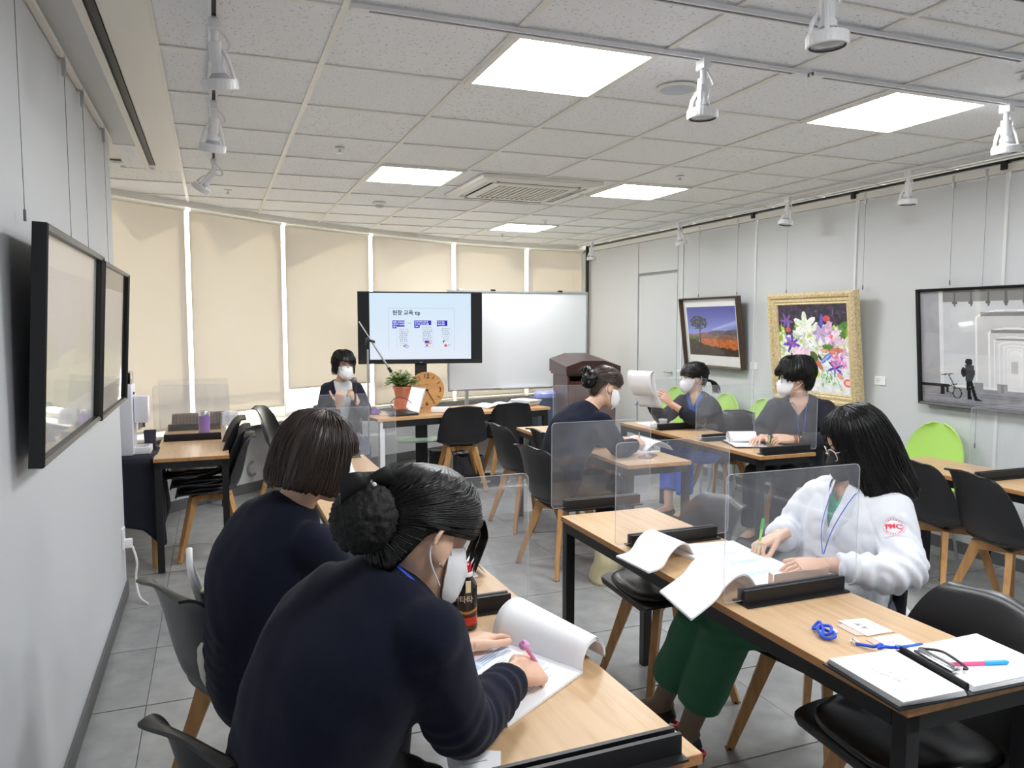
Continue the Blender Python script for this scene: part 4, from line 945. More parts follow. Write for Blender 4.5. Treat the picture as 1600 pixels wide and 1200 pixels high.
# lectern
t = thing('lectern', 'dark mahogany wooden lectern with a sloped top at the right front', 'lectern', (3.56, 7.12, 0), -.10)
mb = MB(); mb.box((0,.22,.53),(.52,.02,1.06)); mb.build('front_panel', M_lect, t, False)
for s in (-1,1): mb = MB(); mb.box((s*.25,0,.53),(.02,.44,1.06)); mb.build('side_panel', M_lect, t, False)
mb = MB(); mb.box((0,-.215,.5),(.47,.015,.96)); mb.build('back_panel', M_lect, t, False)
mb = MB(); mb.box((0,-.224,.62),(.36,.006,.6),bev=.003); mb.build('raised_panel', M_lect, t, False)
mb = MB(); q = [(-.29,1.06),(.29,1.06),(.29,1.13),(.12,1.185),(-.12,1.185),(-.29,1.13)]; 
mb.loft([[V((x,y,z+(.06 if y>0 else 0)*(z>1.1))) for x,z in q] for y in (-.27,.27)]); mb.build('sloped_top', mat('mahogany_dark', rgb(64,38,36), .3), t, False)
mb = MB(); mb.box((0,-.0,1.05),(.56,.50,.03),bev=.006); mb.build('moulding', mat('mahogany_dark', rgb(64,38,36), .3), t, False)
mb = MB(); mb.box((0,0,.03),(.58,.52,.06),bev=.006); mb.build('plinth', M_lect, t, False)
# blue grey bin by the lectern
t = thing('waste_bin', 'slate blue bin with pale blue lid between desk and lectern', 'bin', (3.24, 7.38, 0))
mb = MB(); mb.loft([[V((sx*w, sy*w*.8, z)) for sx,sy in ((-1,-1),(1,-1),(1,1),(-1,1))] for w,z in ((.12,0),(.145,.76),(.15,.77),(.15,.79))]); mb.build('bin_body', mat('slate_plastic', rgb(92,104,124), .4), t, False)
mb = MB(); mb.lathe([(0,.79),(.125,.79),(.125,.83),(.10,.85),(0,.85)], n=24); mb.build('lid', mat('pale_blue_plastic', rgb(150,160,226), .35), t)
t = thing('power_socket', 'grey floor socket column with a black plug at the front desk\'s right', 'socket', (3.12, 7.55, .2)); mb = MB(); mb.box((0,0,.12),(.11,.05,.24),bev=.006); mb.build('plate', mat('grey_plate', rgb(170,170,166), .4), t, False); mb = MB(); mb.tube(cr([V((.0,-.03,.16)),V((0,-.06,.14)),V((-.01,-.05,.06)),V((-.02,-.04,-.2))],10),.010,8); mb.build('plug', M_dark, t)
# window wall socket, ring hook
wn = (I[0][3]-I[0][2]).normalized(); wr = math.atan2(wn.y, wn.x)
def onwall(s, z, d=.0): p = I[0][2].lerp(I[0][3], s) + V((wn.y,-wn.x))*(.003+d); return (p.x, p.y, z)
t = thing('wall_socket', 'white socket plate on the low wall under the window', 'socket', onwall(.17,.30), wr); mb = MB(); mb.box((0,-.003,0),(.075,.010,.12),bev=.003); mb.build('plate', M_white, t, False)
t = thing('ring_hook', 'grey half ring hook on the low wall under the window', 'hook', onwall(.42,.22), wr); mb = MB(); mb.tube([(.06*math.cos(a),-.012,.06*math.sin(a)) for a in [PI*.5+PI*1.15*k/12 for k in range(13)]],.012,8); mb.build('ring', mat('grey_plastic2', rgb(150,150,150), .4), t)
# ---------------------------------------------------------------- coffee corner at left
t = thing('side_table', 'small table under a navy cloth carrying the coffee machine', 'table', (-.50, 5.50, 0))
mb = MB(); mb.box((-.02,0,.71),(.30,.44,.02)); mb.build('tabletop', M_top, t, False)
for sx in (-1,1):
    for sy in (-1,1): mb = MB(); mb.box((-.02+sx*.13,sy*.19,.35),(.03,.03,.70)); mb.build('leg', M_legwood, t, False)
M_navycloth = mat('navy_tablecloth', rgb(24,26,42), .85, bump=.1, bscale=300)
mb = MB()
def drape(u, v):    # hem hangs lower at the near right corner
    a = u*2*PI; hx, hy = .175, .245
    c, s = math.cos(a), math.sin(a); e = .35; x = hx*math.copysign(abs(c)**e, c); y = hy*math.copysign(abs(s)**e, s)
    drop = .30+.28*max(0, math.cos(a+PI*.25))**2
    if v < .35: k = v/.35; return V((-.52+x*k, 5.50+y*k, .724))
    k = (v-.35)/.65; f = .018*math.sin(a*9)*k+.03*k
    return V((-.52+x*(1+f/hx*.8), 5.50+y*(1+f/hy*.8), .724-drop*k))
mb.grid(drape, 96, 22, .002); o = mb.build('tablecloth', M_navycloth, angle=180); tag(o, 'navy cloth draped over the small coffee table', 'tablecloth')
t = thing('coffee_machine', 'tall white coffee machine with a black bean hopper on navy cloth', 'coffee machine', (-.52, 5.46, .727))
mb = MB(); mb.box((-.035,0,.225),(.13,.26,.45),bev=.012); mb.build('body', mat('machine_white', rgb(226,227,238), .3), t)
mb = MB(); mb.box((-.035,0,.487),(.115,.2,.07),bev=.004); mb.build('bean_hopper', mat('smoked_plastic', rgb(22,22,24), .15), t)
mb = MB(); mb.box((.075,0,.285),(.085,.15,.17),bev=.01); hd = mb.build('brew_head', mat('machine_white2', rgb(234,234,242), .3), t)
mb = MB(); mb.cyl((.07,0,.20),(.07,0,.165),.02); mb.tube([(.07,0,.17),(.05,0,.15)],.008,8); mb.build('spout', M_chrome, hd)
mb = MB(); mb.box((.07,0,.022),(.11,.16,.044),bev=.006); dt = mb.build('drip_tray', M_white, t)
for k in range(7): mb = MB(); mb.box((.04+.011*k,0,.0455),(.005,.13,.003)); mb.build('grid_bar', M_alu, dt, False)
mb = MB(); mb.cyl((.032,-.05,.39),(.04,-.05,.39),.008); mb.build('button', M_dark, t)
t = thing('water_tank', 'dark translucent plastic tub behind the coffee machine tray', 'tub', (-.415, 5.62, .727)); mb = MB(); mb.lathe([(0,0),(.045,0),(.052,.12),(.049,.12),(.043,.004),(0,.004)], n=4, M=rotz(PI/4)); mb.build('tub_body', mat('smoked_purple', rgb(58,50,72), .15), t, False)
t = thing('tumbler', 'purple insulated tumbler with a steel lid on the coffee table', 'tumbler', (-.085, 6.16, .7255)); mb = MB(); mb.lathe([(0,0),(.036,0),(.039,.006),(.041,.145),(0,.145)], n=28); mb.build('cup', mat('purple_enamel', rgb(142,104,196), .3), t); mb = MB(); mb.lathe([(0,.145),(.039,.145),(.039,.178),(.034,.184),(0,.184)], n=28); mb.build('lid', M_chrome, t)
t = thing('mesh_tray', 'brown woven tray leaning behind the purple tumbler', 'tray', (-.14, 6.72, .745)); t.rotation_euler = (.5,0,.2)
mb = MB(); mb.box((0,0,.05),(.40,.012,.12),bev=.003); mb.build('tray_back', mat('brown_weave', rgb(150,130,112), .7), t, False)
for k in range(16): mb = MB(); mb.box((-.19+.0253*k,-.009,.05),(.006,.006,.115)); mb.build('weave_strip', mat('brown_weave2', rgb(120,100,84), .7), t, False)
t = thing('white_carton', 'white carton behind the purple tumbler', 'box', (.10, 6.72, .725), .15); mb = MB(); mb.box((0,0,.055),(.13,.12,.11),bev=.004); mb.build('carton', M_white, t, False); mb = MB(); mb.box((0,-.062,.06),(.08,.002,.05)); mb.build('carton_label', mat('pale_label', rgb(206,210,216), .6), t, False)
t = thing('wall_socket', 'white socket with a plug at the end of the left wall', 'socket', (XL+.001, 4.72, .36)); mb = MB(); mb.box((.006,0,0),(.012,.08,.12),bev=.003); mb.build('plate', M_white, t, False); mb = MB(); mb.box((.03,.0,-.03),(.04,.035,.05),bev=.006); mb.build('plug', M_white, t)
cable('appliance_cable', 'white cable from the left wall socket to the floor', [(XL+.05,4.72,.31),(XL+.07,4.72,.22),(XL+.06,4.74,.12),(XL+.08,4.68,.03),(XL+.13,4.60,.008)], .006, M_white, 24)
# ---------------------------------------------------------------- people
M_skin = mat('skin', rgb(222,180,154), .5, sss=.08, noise_amt=.04, nscale=14)
M_hairb = mat('black_hair', rgb(14,12,12), .34, spec=.4, bump=.35, bscale=14, stretch=(30,30,3))
M_hairbr = mat('dark_brown_hair', rgb(52,38,30), .36, spec=.6, bump=.35, bscale=14, stretch=(30,30,3))
M_mask = mat('white_mask_fabric', rgb(244,244,247), .8, bump=.08, bscale=500)
M_maskb = mat('black_mask_fabric', rgb(24,23,26), .75, bump=.08, bscale=500)
M_navy = mat('navy_knit', rgb(20,24,41), .95, spec=.2, sheen=.06, noise_amt=.1, nscale=240, bump=.25, bscale=520)
M_navy2 = mat('navy_cloth', rgb(24,26,44), .9, spec=.3, sheen=.05, bump=.15, bscale=500)
M_char = mat('charcoal_knit', rgb(36,38,48), .9, spec=.3, sheen=.05, bump=.2, bscale=500)
M_coat = mat('white_coat_cloth', rgb(226,229,236), .75, bump=.05, bscale=400)
M_scrubg = mat('green_scrub', rgb(40,94,66), .8, bump=.1, bscale=400)
M_greenshirt = mat('teal_scrub', rgb(96,178,150), .8)
M_scrubb = mat('blue_scrub', rgb(44,92,198), .8, bump=.1, bscale=400)
M_shirt = mat('pale_shirt', rgb(214,220,222), .8, bump=.1, bscale=300)
M_black_c = mat('black_trousers', rgb(22,22,28), .85)
M_sock = mat('taupe_sock', rgb(116,98,80), .8, bump=.1, bscale=600)
M_red = mat('red_trim', rgb(196,36,54), .5)
HEAD = [(-.116,.018,.078,.044),(-.108,.034,.090,.026),(-.095,.046,.094,.0),(-.075,.054,.093,-.038),(-.05,.060,.090,-.066),(-.025,.066,.087,-.084),(0,.070,.083,-.093),(.025,.074,.089,-.099),(.05,.0745,.086,-.10),(.075,.069,.074,-.094),(.095,.056,.054,-.077),(.108,.038,.03,-.054),(.116,.016,.004,-.028)]
HAIRT = [(-.30,.066,.09,-.066),(-.12,.066,.092,-.066),(-.09,.070,.096,-.076),(-.06,.076,.099,-.09),(-.03,.082,.10,-.104),(0,.086,.101,-.113),(.03,.088,.103,-.118),(.06,.085,.099,-.114),(.09,.074,.083,-.10),(.112,.054,.056,-.076),(.124,.032,.03,-.047),(.131,.006,.0,-.018)]
def ring(c, ax, ay, rx, ry, n=24, e=2.0, y2=None):
    out = []
    for k in range(n):
        a = 2*PI*k/n; s, q = math.sin(a), math.cos(a)
        out.append(c + ax*(rx*math.copysign(abs(s)**(2/e), s)) + ay*((ry if q > 0 or y2 is None else y2)*math.copysign(abs(q)**(2/e), q)))
    return out
def remesh(mb, vox, smooth=4, name='tmp'):
    me = mb.mesh(name, False); o = bpy.data.objects.new(name, me); COL.objects.link(o)
    m = o.modifiers.new('r', 'REMESH'); m.mode = 'VOXEL'; m.voxel_size = vox
    if smooth: s = o.modifiers.new('s', 'SMOOTH'); s.factor = .5; s.iterations = smooth
    out = bpy.data.meshes.new_from_object(o.evaluated_get(bpy.context.evaluated_depsgraph_get()))
    bpy.data.objects.remove(o); bpy.data.meshes.remove(me); return out
def join(meshes, name):
    bm = bmesh.new()
    for me in meshes: bm.from_mesh(me)
    out = bpy.data.meshes.new(name); bm.to_mesh(out); bm.free(); out.polygons.foreach_set('use_smooth', [True]*len(out.polygons)); return out
def hand_mb(Wp, d, nrm, side, curl=(.35,.4,.3), thumb=(.75,.7,.2), sp=.06, curls=None, sc=1.0):
    """wrist, direction to the fingers, direction of the back of the hand, side +1 right hand"""
    d = V(d).normalized(); nrm = V(nrm); nrm = (nrm-d*nrm.dot(d)).normalized(); lat = nrm.cross(d)*side
    mb = MB(); W_ = V(Wp)
    rs = []
    for x, w, h in ((-.05,.025,.020),(-.01,.026,.019),(.02,.034,.0185),(.05,.041,.0165),(.078,.042,.0135),(.09,.038,.010)): rs.append(ring(W_+d*x*sc, lat, nrm, w*sc, h*sc, 16, 2.5))
    mb.loft(rs); tips = []
    for k, (o, L, r) in enumerate(((.031,.070,.0080),(.0105,.079,.0082),(-.0105,.073,.0079),(-.031,.058,.0071))):
        p = W_+d*.078*sc+lat*o*sc; dd = (d+lat*(sp*(1.5-k))).normalized(); pts = [p-d*.02*sc, p]; rad = [r*sc, r*1.06*sc]; ca = curls[k] if curls else curl
        ax = lat; cur = dd
        for s_, f in enumerate((.46,.30,.24)):
            cur = Matrix.Rotation(ca[s_]*side, 3, lat) @ cur
            mid = pts[-1]+cur*L*f*sc*.55; pts.append(mid); rad.append(r*(1-.07*s_)*.94*sc); pts.append(pts[-2]+cur*L*f*sc); rad.append(r*(1-.1*(s_+1))*1.02*sc)
        pts.append(pts[-1]+cur*.004*sc); rad.append(r*.4*sc); mb.tube(pts, rad, 10, up=nrm); tips.append(pts[-2])
    a = (d*thumb[0]+lat*thumb[1]-nrm*thumb[2]).normalized(); b = (d*.95+lat*(thumb[1]-.5)-nrm*thumb[2]).normalized()
    p = W_+d*.018*sc+lat*.022*sc; q = p+a*.048*sc; q2 = q+(a*.5+b*.5).normalized()*.034*sc; q3 = q2+b*.024*sc
    mb.tube([p, p.lerp(q,.6), q, q.lerp(q2,.5), q2, q3, q3+b*.004], [.015*sc,.0135*sc,.0105*sc,.0095*sc,.0095*sc,.0075*sc,.003*sc], 10, up=nrm); tips.append(q3)
    return mb, tips
def limb(mb, pts, rad, n=16):
    """tapered limb along joints with rounded bends"""
    P = []; R = []
    for i, (a, b) in enumerate(zip(pts, pts[1:])):
        K = 5
        for k in range(K + (1 if i == len(pts)-2 else 0)): P.append(V(a).lerp(V(b), k/K)); R.append(rad[i]+(rad[i+1]-rad[i])*k/K)
    Q = [P[0]]+[(P[i-1]+P[i]*2+P[i+1])/4 for i in range(1, len(P)-1)]+[P[-1]]
    mb.tube(Q, R, n)
def wrinkle(me, joints, amp, base, seed):
    vs = me.vertices; nrm = [v.normal.copy() for v in vs]
    for v, n in zip(vs, nrm):
        p = v.co; d = noise.noise(p*7+V((seed,0,0)))*base*(.7+180*amp) + (1-abs(noise.noise(V((p.x*5+p.z*3, p.y*5-p.z*2, p.z*4))+V((seed,3,0))))*2)*base*(.4+180*amp) + noise.noise(V((p.x*22, p.y*22, p.z*9))+V((0,seed,0)))*base*.6
        if amp > .006:
            for sc_, sh in ((6.5, 1.3), (11., 4.1)):
                q_ = 1-abs(noise.noise(V((p.x*sc_+p.z*2, p.y*sc_-p.z*3, p.z*sc_*.55))+V((sh,seed,0))))*3.2
                if q_ > 0: d -= q_*q_*amp*.75*8/sc_/1.2
        for j, ax, rg in joints:
            q = p-j; r = q.length
            if r < rg*2.2: d += amp*math.exp(-(r/rg)**2)*math.sin(q.dot(ax)*2*PI/.042+2.2*noise.noise(p*14+V((0,0,seed))))
        v.co = p+n*d
class Person: pass
def person(label, J, f, u, top, bottom, sk=1.0, voxb=.0065, voxc=.009, hands=None, loc=None, seed=1, hunch=.05, sleeve=1.0, vneck=None, fold=.0045, wide=1.0, cuff=.03, hip_w=1.0, legs=True, torso_k=1.0, neck_r=.050, shoe=None, sock=None, leg_cut=None, headscale=1.0):
    """J: pelvis P, chest C, neck N, head H, shoulders SR SL, elbows ER EL, wrists WR WL, knees KR KL, ankles AR AL, toe directions"""
    J = {k: V(v) for k, v in J.items()}; J['SR'] = J['C'].lerp(J['SR'], .84); J['SL'] = J['C'].lerp(J['SL'], .84); f = V(f).normalized(); u = V(u); u = (u-f*u.dot(f)).normalized(); r = f.cross(u)
    base = V((J['P'].x, J['P'].y, 0)); t = thing('person', label, 'person', base); off_ = -base
    pr = Person(); pr.t, pr.base, pr.H, pr.f, pr.u, pr.r, pr.J, pr.hs = t, base, J['H'], f, u, r, J, headscale
    rc = (J['SR']-J['SL']).normalized(); hipdir = V((rc.x, rc.y, 0)).normalized()
    if 'KR' in J: kd = ((J['KR']+J['KL'])/2-J['P']); kd.z = 0; kd.normalize(); rh = (V((kd.y,-kd.x,0))+hipdir).normalized()
    else: rh = hipdir
    P, C, N = J['P'], J['C'], J['N']
    ctr = (P+C)/2 + (rc.cross((C-P)).normalized())*hunch*(1 if rc.cross(C-P).dot(V((f.x,f.y,0))) < 0 else -1)
    ct2 = ctr*2-(P+C)/2
    def spine(tt): return P*(1-tt)**2+ct2*2*tt*(1-tt)+C*tt*tt
    def torso(o, top_r=None, bust=1.0, t0=-.14):
        R = []
        for tt, w, d in ((t0,.12,.09),(-.04,.168,.115),(.08,.172,.122),(.25,.158,.112),(.45,.145,.104),(.62,.152,.110*bust),(.78,.162,.112*bust),(.9,.164,.10),(1.0,.150,.078)):
            w *= (hip_w if tt < .3 else wide)*torso_k; d *= torso_k
            p = spine(tt); tg = (spine(tt+.05)-spine(tt-.05)).normalized(); k = min(1, max(0, tt)); ra = rh.lerp(rc, k).normalized(); ra = (ra-tg*ra.dot(tg)).normalized(); fa = tg.cross(ra)
            R.append(ring(p, ra, fa, (w+o)*sk, (d+o)*sk, 28, 2.4))
        tg = (N-C).normalized(); ra = (rc-tg*rc.dot(tg)).normalized(); fa = tg.cross(ra)
        for k, w, d in ((.45,.115,.070),(.8,.075,.060),(1.0,(top_r or .058),(top_r or .058)*.98)):
            R.append(ring(C.lerp(N,k), ra, fa, (w*wide+o)*sk, (d+o)*sk, 28, 2.1))
        return R
    # body
    mb = MB(); mb.loft(torso(-.004))
    nd = (J['H']-u*.085*sk-f*.012)-N
    mb.tube([N-nd*.25, N, N+nd*.5, N+nd, N+nd+u*.04], [neck_r*1.12*sk, neck_r*1.04*sk, neck_r*sk, neck_r*sk, neck_r*.9*sk], 18)
    hs = sk*headscale; hp = lambda x, y, z: J['H']+r*x*hs+f*y*hs+u*z*hs; pr.hp = hp
    mb.loft([[hp(w*math.copysign(abs(math.sin(a))**.88, math.sin(a)), (yf+yb)/2+(yf-yb)/2*math.copysign(abs(math.cos(a))**.92, math.cos(a)), z) for a in [2*PI*k/32 for k in range(32)]] for z, w, yf, yb in HEAD])
    mb.loft([[hp(x*w, y, z) for x, y in ((-1,.07),(-.6,yy*.985),(0,yy),(.6,yy*.985),(1,.07))] for z, w, yy in ((.012,.008,.088),(-.012,.010,.100),(-.03,.014,.110),(-.04,.016,.107),(-.045,.012,.092))])
    mb.ball(hp(0,.088,-.068), (.022,.010,.007), 8)
    Rm = Matrix((r, f, u)).transposed()
    for s in (-1,1):
        mb.ball(hp(s*.074,-.012,-.008), (.010,.019,.031), 8, M=Rm @ Matrix.Rotation(-s*.35,3,'Z') @ Matrix.Rotation(.15,3,'X'))
        Q = [hp(s*(.078+.012*max(0,math.sin(a*.5))), -.014+.021*math.cos(a)-.006*math.sin(a*.5), -.004+.033*math.sin(a)) for a in [-.9+PI*1.35*k/12 for k in range(13)]]
        mb.tube(Q, [.0055]*12+[.006], 8); mb.ball(hp(s*.078,.0,-.034), (.006,.009,.010), 6)
    for s, S, E_, W_ in ((1,'SR','ER','WR'),(-1,'SL','EL','WL')):
        mb.ball(J[S]-rc*s*.022-V((0,0,.02)), .034*sk, 10); limb(mb, [J[S]-rc*s*.02-V((0,0,.02)), J[E_], J[W_]], [.036*sk,.036*sk,.024*sk])
    if legs:
        for s, K, A in ((1,'KR','AR'),(-1,'KL','AL')):
            hip = P+rh*s*.088*sk; limb(mb, [hip, J[K], J[A]], [.080*sk,.052*sk,.033*sk])
            td = J.get('T'+K[1], J[A]+V((kd.x*.17,kd.y*.17,-.062)))-J[A]; mb.tube([J[A]-td*.28+V((0,0,-.02)), J[A]+V((0,0,-.02)), J[A]+td*.5+V((0,0,-.005)), J[A]+td*.95, J[A]+td*1.08], [.022,.034,.034,.028,.012], 12)
    ms = [remesh(mb, voxb, 3)]
    pr.tips = {}
    for side, key in ((1,'R'),(-1,'L')):
        h = (hands or {}).get(key)
        if h is None: continue
        hm, tips = hand_mb(J['W'+key], side=side, sc=sk, **h); pr.tips[key] = tips; ms.append(remesh(hm, .0022 if voxb < .0055 else .0032, 2))
    body = join(ms, 'body'); body.transform(Matrix.Translation(off_)); body.materials.append(M_skin); link('body', body, t)
    # upper garment
    el = []
    for S, E_, W_ in (('SR','ER','WR'),('SL','EL','WL')):
        e1 = (J[E_]-J[S]).normalized(); e2 = (J[W_]-J[E_]).normalized(); el += [(J[E_], (e1+e2).normalized(), .085), (J[E_].lerp(J[W_],.62), e2, .07), (J[S].lerp(C,.2), e1, .05)]
    el.append((spine(.3), (C-P).normalized(), .12))
    def garment(name, o, m, sleeves=True, vox=voxc, tr=.052, w_amp=.0045, t0=-.10, flare=0):
        mb = MB(); mb.loft(torso(o, tr, 1.04, t0))
        if sleeves:
            for s, S, E_, W_ in ((1,'SR','ER','WR'),(-1,'SL','EL','WL')):
                mb.ball(J[S]-rc*s*.004-V((0,0,.012)), (.046+o)*sk, 12)
                wr = J[E_].lerp(J[W_], 1-cuff/max(.05,(J[W_]-J[E_]).length))
                limb(mb, [J[S]+(C-J[S])*.1, J[E_], wr], [(.053+o)*sk, (.044+o*1.0)*sk, (.030+o*.8)*sk])
                mb.tube([wr-(J[W_]-J[E_]).normalized()*.03, wr], [(.029+o*.8)*sk]*2, 16)
        me = remesh(mb, vox, 30); wrinkle(me, el, w_amp, .0035, seed*3.7); return me
    pr.garment = garment; pr.spine = spine; pr.rc = rc; pr.torso = torso
    pr.fc = (C-P).normalized().cross(rc) * (1 if (C-P).cross(rc).dot(V((f.x,f.y,0))) > -9 else 1)
    fwd = (N-P).normalized().cross(rc)
    if fwd.dot(V((f.x,f.y,0))) < 0 and False: fwd = -fwd
    pr.fwd = fwd
    def add(name, me, m):
        me.transform(Matrix.Translation(off_)); me.polygons.foreach_set('use_smooth', [True]*len(me.polygons)); me.materials.append(m); return link(name, me, t)
    pr.add = add
    def cutv(me, apex, half, depth_dir, top_n):
        """open a V at the front: remove faces between two planes meeting at the apex"""
        bm = bmesh.new(); bm.from_mesh(me)
        upv = (N-P).normalized()
        pl = []
        for s in (-1,1):
            n = (rc*s*math.cos(half)-upv*math.sin(half)).normalized(); pl.append((apex, n))
            bmesh.ops.bisect_plane(bm, geom=bm.verts[:]+bm.edges[:]+bm.faces[:], plane_co=apex, plane_no=n, dist=1e-5)
        kill = [fc for fc in bm.faces if all((fc.calc_center_median()-a).dot(n) < 0 for a, n in pl) and (fc.calc_center_median()-C.lerp(N,.3)).dot(depth_dir) > -.0]
        bmesh.ops.delete(bm, geom=kill, context='FACES'); bm.to_mesh(me); bm.free(); return me
    pr.cutv = cutv
    name, m, o = top
    me = garment(name, o, m, w_amp=fold)
    if vneck: cutv(me, vneck['apex'], vneck['half'], fwd, None)
    pr.top = add(name, me, m)
    # lower garment
    if legs and bottom:
        name, m, o = bottom; mb = MB(); R = torso(o)[:4]; mb.loft(R)
        for s, K, A in ((1,'KR','AR'),(-1,'KL','AL')):
            hip = P+rh*s*.088*sk; lc = leg_cut if leg_cut else .93; limb(mb, [hip, J[K], J[K].lerp(J[A], lc)], [(.084+o)*sk, (.058+o*1.2)*sk, (.042+o*1.6)*sk])
        me = remesh(mb, voxc, 4); wrinkle(me, [(J['KR'], V((0,0,1)), .09), (J['KL'], V((0,0,1)), .09)], .004, .004, seed*1.3); add(name, me, m)
        for s, K, A in ((1,'KR','AR'),(-1,'KL','AL')):
            td = J.get('T'+K[1], J[A]+V((kd.x*.17,kd.y*.17,-.062)))-J[A]
            if sock: mb = MB(); mb.tube([J[K].lerp(J[A],.6), J[K].lerp(J[A],.85), J[A]], [.046*sk,.040*sk,.037*sk], 14); mb.tube([J[A]-td*.26+V((0,0,-.015)), J[A]+V((0,0,-.02)), J[A]+td*.6], [.026,.037,.037], 14); me = remesh(mb, .007, 4); add('sock', me, sock)
            mb = MB(); mb.tube([J[A]-td*.36+V((0,0,-.070)), J[A]-td*.1+V((0,0,-.060)), J[A]+td*.5+V((0,0,-.022)), J[A]+td*.98+V((0,0,.002)), J[A]+td*1.16+V((0,0,.006))], [.024,.040,.041,.036,.018], 14); me = remesh(mb, .007, 4); sh = add('shoe', me, shoe or M_black_c)
    return pr
HT = lambda z: interp(HAIRT, z)
def smoothstep(a, b, x): x = min(1, max(0, (x-a)/(b-a))); return x*x*(3-2*x)
def hair(pr, m, zend, vol=lambda th, z: 0., hang=.02, cols=150, rows=22, jit=.006, ridge=.0016, seed=1, strands=0, to=None, part=0, name='hair'):
    rg = random.Random(seed); jt = [rg.random() for _ in range(cols+1)]; jt[-1] = jt[0]; ph = rg.random()*6
    def pos(th, z, extra=0):
        w, yf, yb = HT(max(z, -.30))
        if z < hang and abs(th) > .7:
            k = smoothstep(.7, 1.1, abs(th)); w2, yf2, yb2 = HT(hang); w, yf, yb = w+(w2-w)*k, yf+(yf2-yf)*k, yb+(yb2-yb)*k
        v = vol(th, z)+extra; return pr.hp((w+v)*math.sin(th), (yf+yb)/2+((yf-yb)/2+v)*math.cos(th), z+(vol(th,.13)*.7+extra if z > .1 else 0))
    def surf(a, s):
        th = -PI+2*PI*a; c = int(round(a*cols)); ze = zend(th)-jt[c]*jit*2; z = .131-(.131-ze)*s**1.45
        return pos(th, z, ridge*(math.sin(th*46+ph)+.7*math.sin(th*83+1.7))*min(1, s*3)*.6)
    mb = MB(); mb.grid(surf, cols, rows, .006)
    for k in range(strands):
        th = (rg.random()*2-1)*PI; ze = zend(th); ex = .001+.002*rg.random(); pts = []
        if to:      # combed towards the knot
            th0 = th; sgn = 1 if th >= 0 else -1; z0 = ze+(.118-ze)*rg.random()**1.2
            for q in range(13):
                w_ = q/12; pts.append(pos(th0+(sgn*PI*.985-th0)*w_, z0+(to+.03*(rg.random()-.5)*0-z0)*(w_**1.2), ex))
        else:
            dz = rg.random()*.5
            for q in range(13): s = dz*.4+(1-dz*.4)*q/12; z = .131-(.131-ze)*s**1.45; pts.append(pos(th+.05*math.sin(q*.4+k), z, ex+.0015*math.sin(q*.7+k)))
        mb.tube(pts, [.0013]*12+[.0005], 4, cap=False)
    mb.bm.transform(Matrix.Translation(-pr.base)) if False else None
    o = mb.build(name, m, pr.t, angle=180, loc=None); o.data.transform(Matrix.Translation(-pr.base)); pr.hpos = pos; return o
def fin(pr, mb, name, m, angle=60, parent=None): o = mb.build(name, m, parent or pr.t, angle=angle); o.data.transform(Matrix.Translation(-pr.base)); return o
def facemask(pr, m, low=-.122):
    def P_(u, v):
        a = (u-.5)*2; th = a*1.40; c = max(0, math.cos(th))
        zc = interp([(0,.010),(.3,-.026),(.55,-.058),(.8,-.096),(1,low)], v)[0]; zs = -.010-.066*v; zr = zs+(zc-zs)*c**.7
        w, yf, yb = interp(HEAD, max(-.110, min(.1, zr))); pf = .005+.030*math.sin(PI*min(1,max(0,v)))**.75*c**1.3+.006*(1-abs(2*v-1))*(1-c)
        fold = .004*max(0, 1-abs(v-.36)/.10)*c
        return pr.hp((w+.003+pf*.5)*math.sin(th), (yf+yb)/2+((yf-yb)/2+pf+fold)*math.cos(th), zr)
    mb = MB(); mb.grid(P_, 26, 14, .0025); o = fin(pr, mb, 'face_mask', m, 50)
    for s in (-1,1):
        mb = MB(); mb.tube(cr([pr.hp(s*.074,.020,-.014), pr.hp(s*.080,-.012,.020), pr.hp(s*.082,-.030,.012), pr.hp(s*.080,-.038,-.012), pr.hp(s*.078,-.024,-.038), pr.hp(s*.073,.018,-.07)], 18), .0016, 5); fin(pr, mb, 'ear_loop', m)
    return o
def eyes(pr, closed=0):
    Rm = Matrix((pr.r, pr.f, pr.u)).transposed()
    for s in (-1,1):
        mbw, mbi = MB(), MB()
        shut = closed > .5; mbw.ball(pr.hp(s*.031,.074,.001), (.0145,.010,.0085 if shut else .006*(1-closed)+.0015), 8, M=Rm)
        if not shut: mbi.ball(pr.hp(s*.031,.0815,.001), (.0058,.004,.0052*(1-closed)+.001), 6, M=Rm)
        mbi.tube([pr.hp(s*(.018+.026*k/6), .085-.007*(k/6)**2, (-.005-.003*math.sin(PI*k/6)) if shut else (.0075+.004*math.sin(PI*k/6)-.002*k/6)) for k in range(7)], .0016, 5)
        mbb = MB(); mbb.tube([pr.hp(s*(.014+.038*k/6), .0905-.010*(k/6)**2, .024+.006*math.sin(PI*(k/6)*.8)) for k in range(7)], [.002,.0026,.0028,.0028,.0025,.002,.001], 5)
        e = fin(pr, mbw, 'eyelid' if shut else 'eye', M_skin if shut else mat('eye_white', rgb(235,232,228), .25)); fin(pr, mbi, 'eyelash' if shut else 'iris', mat('brow_dark', rgb(34,26,24), .6), parent=e); fin(pr, mbb, 'eyebrow', mat('brow_dark', rgb(34,26,24), .6))
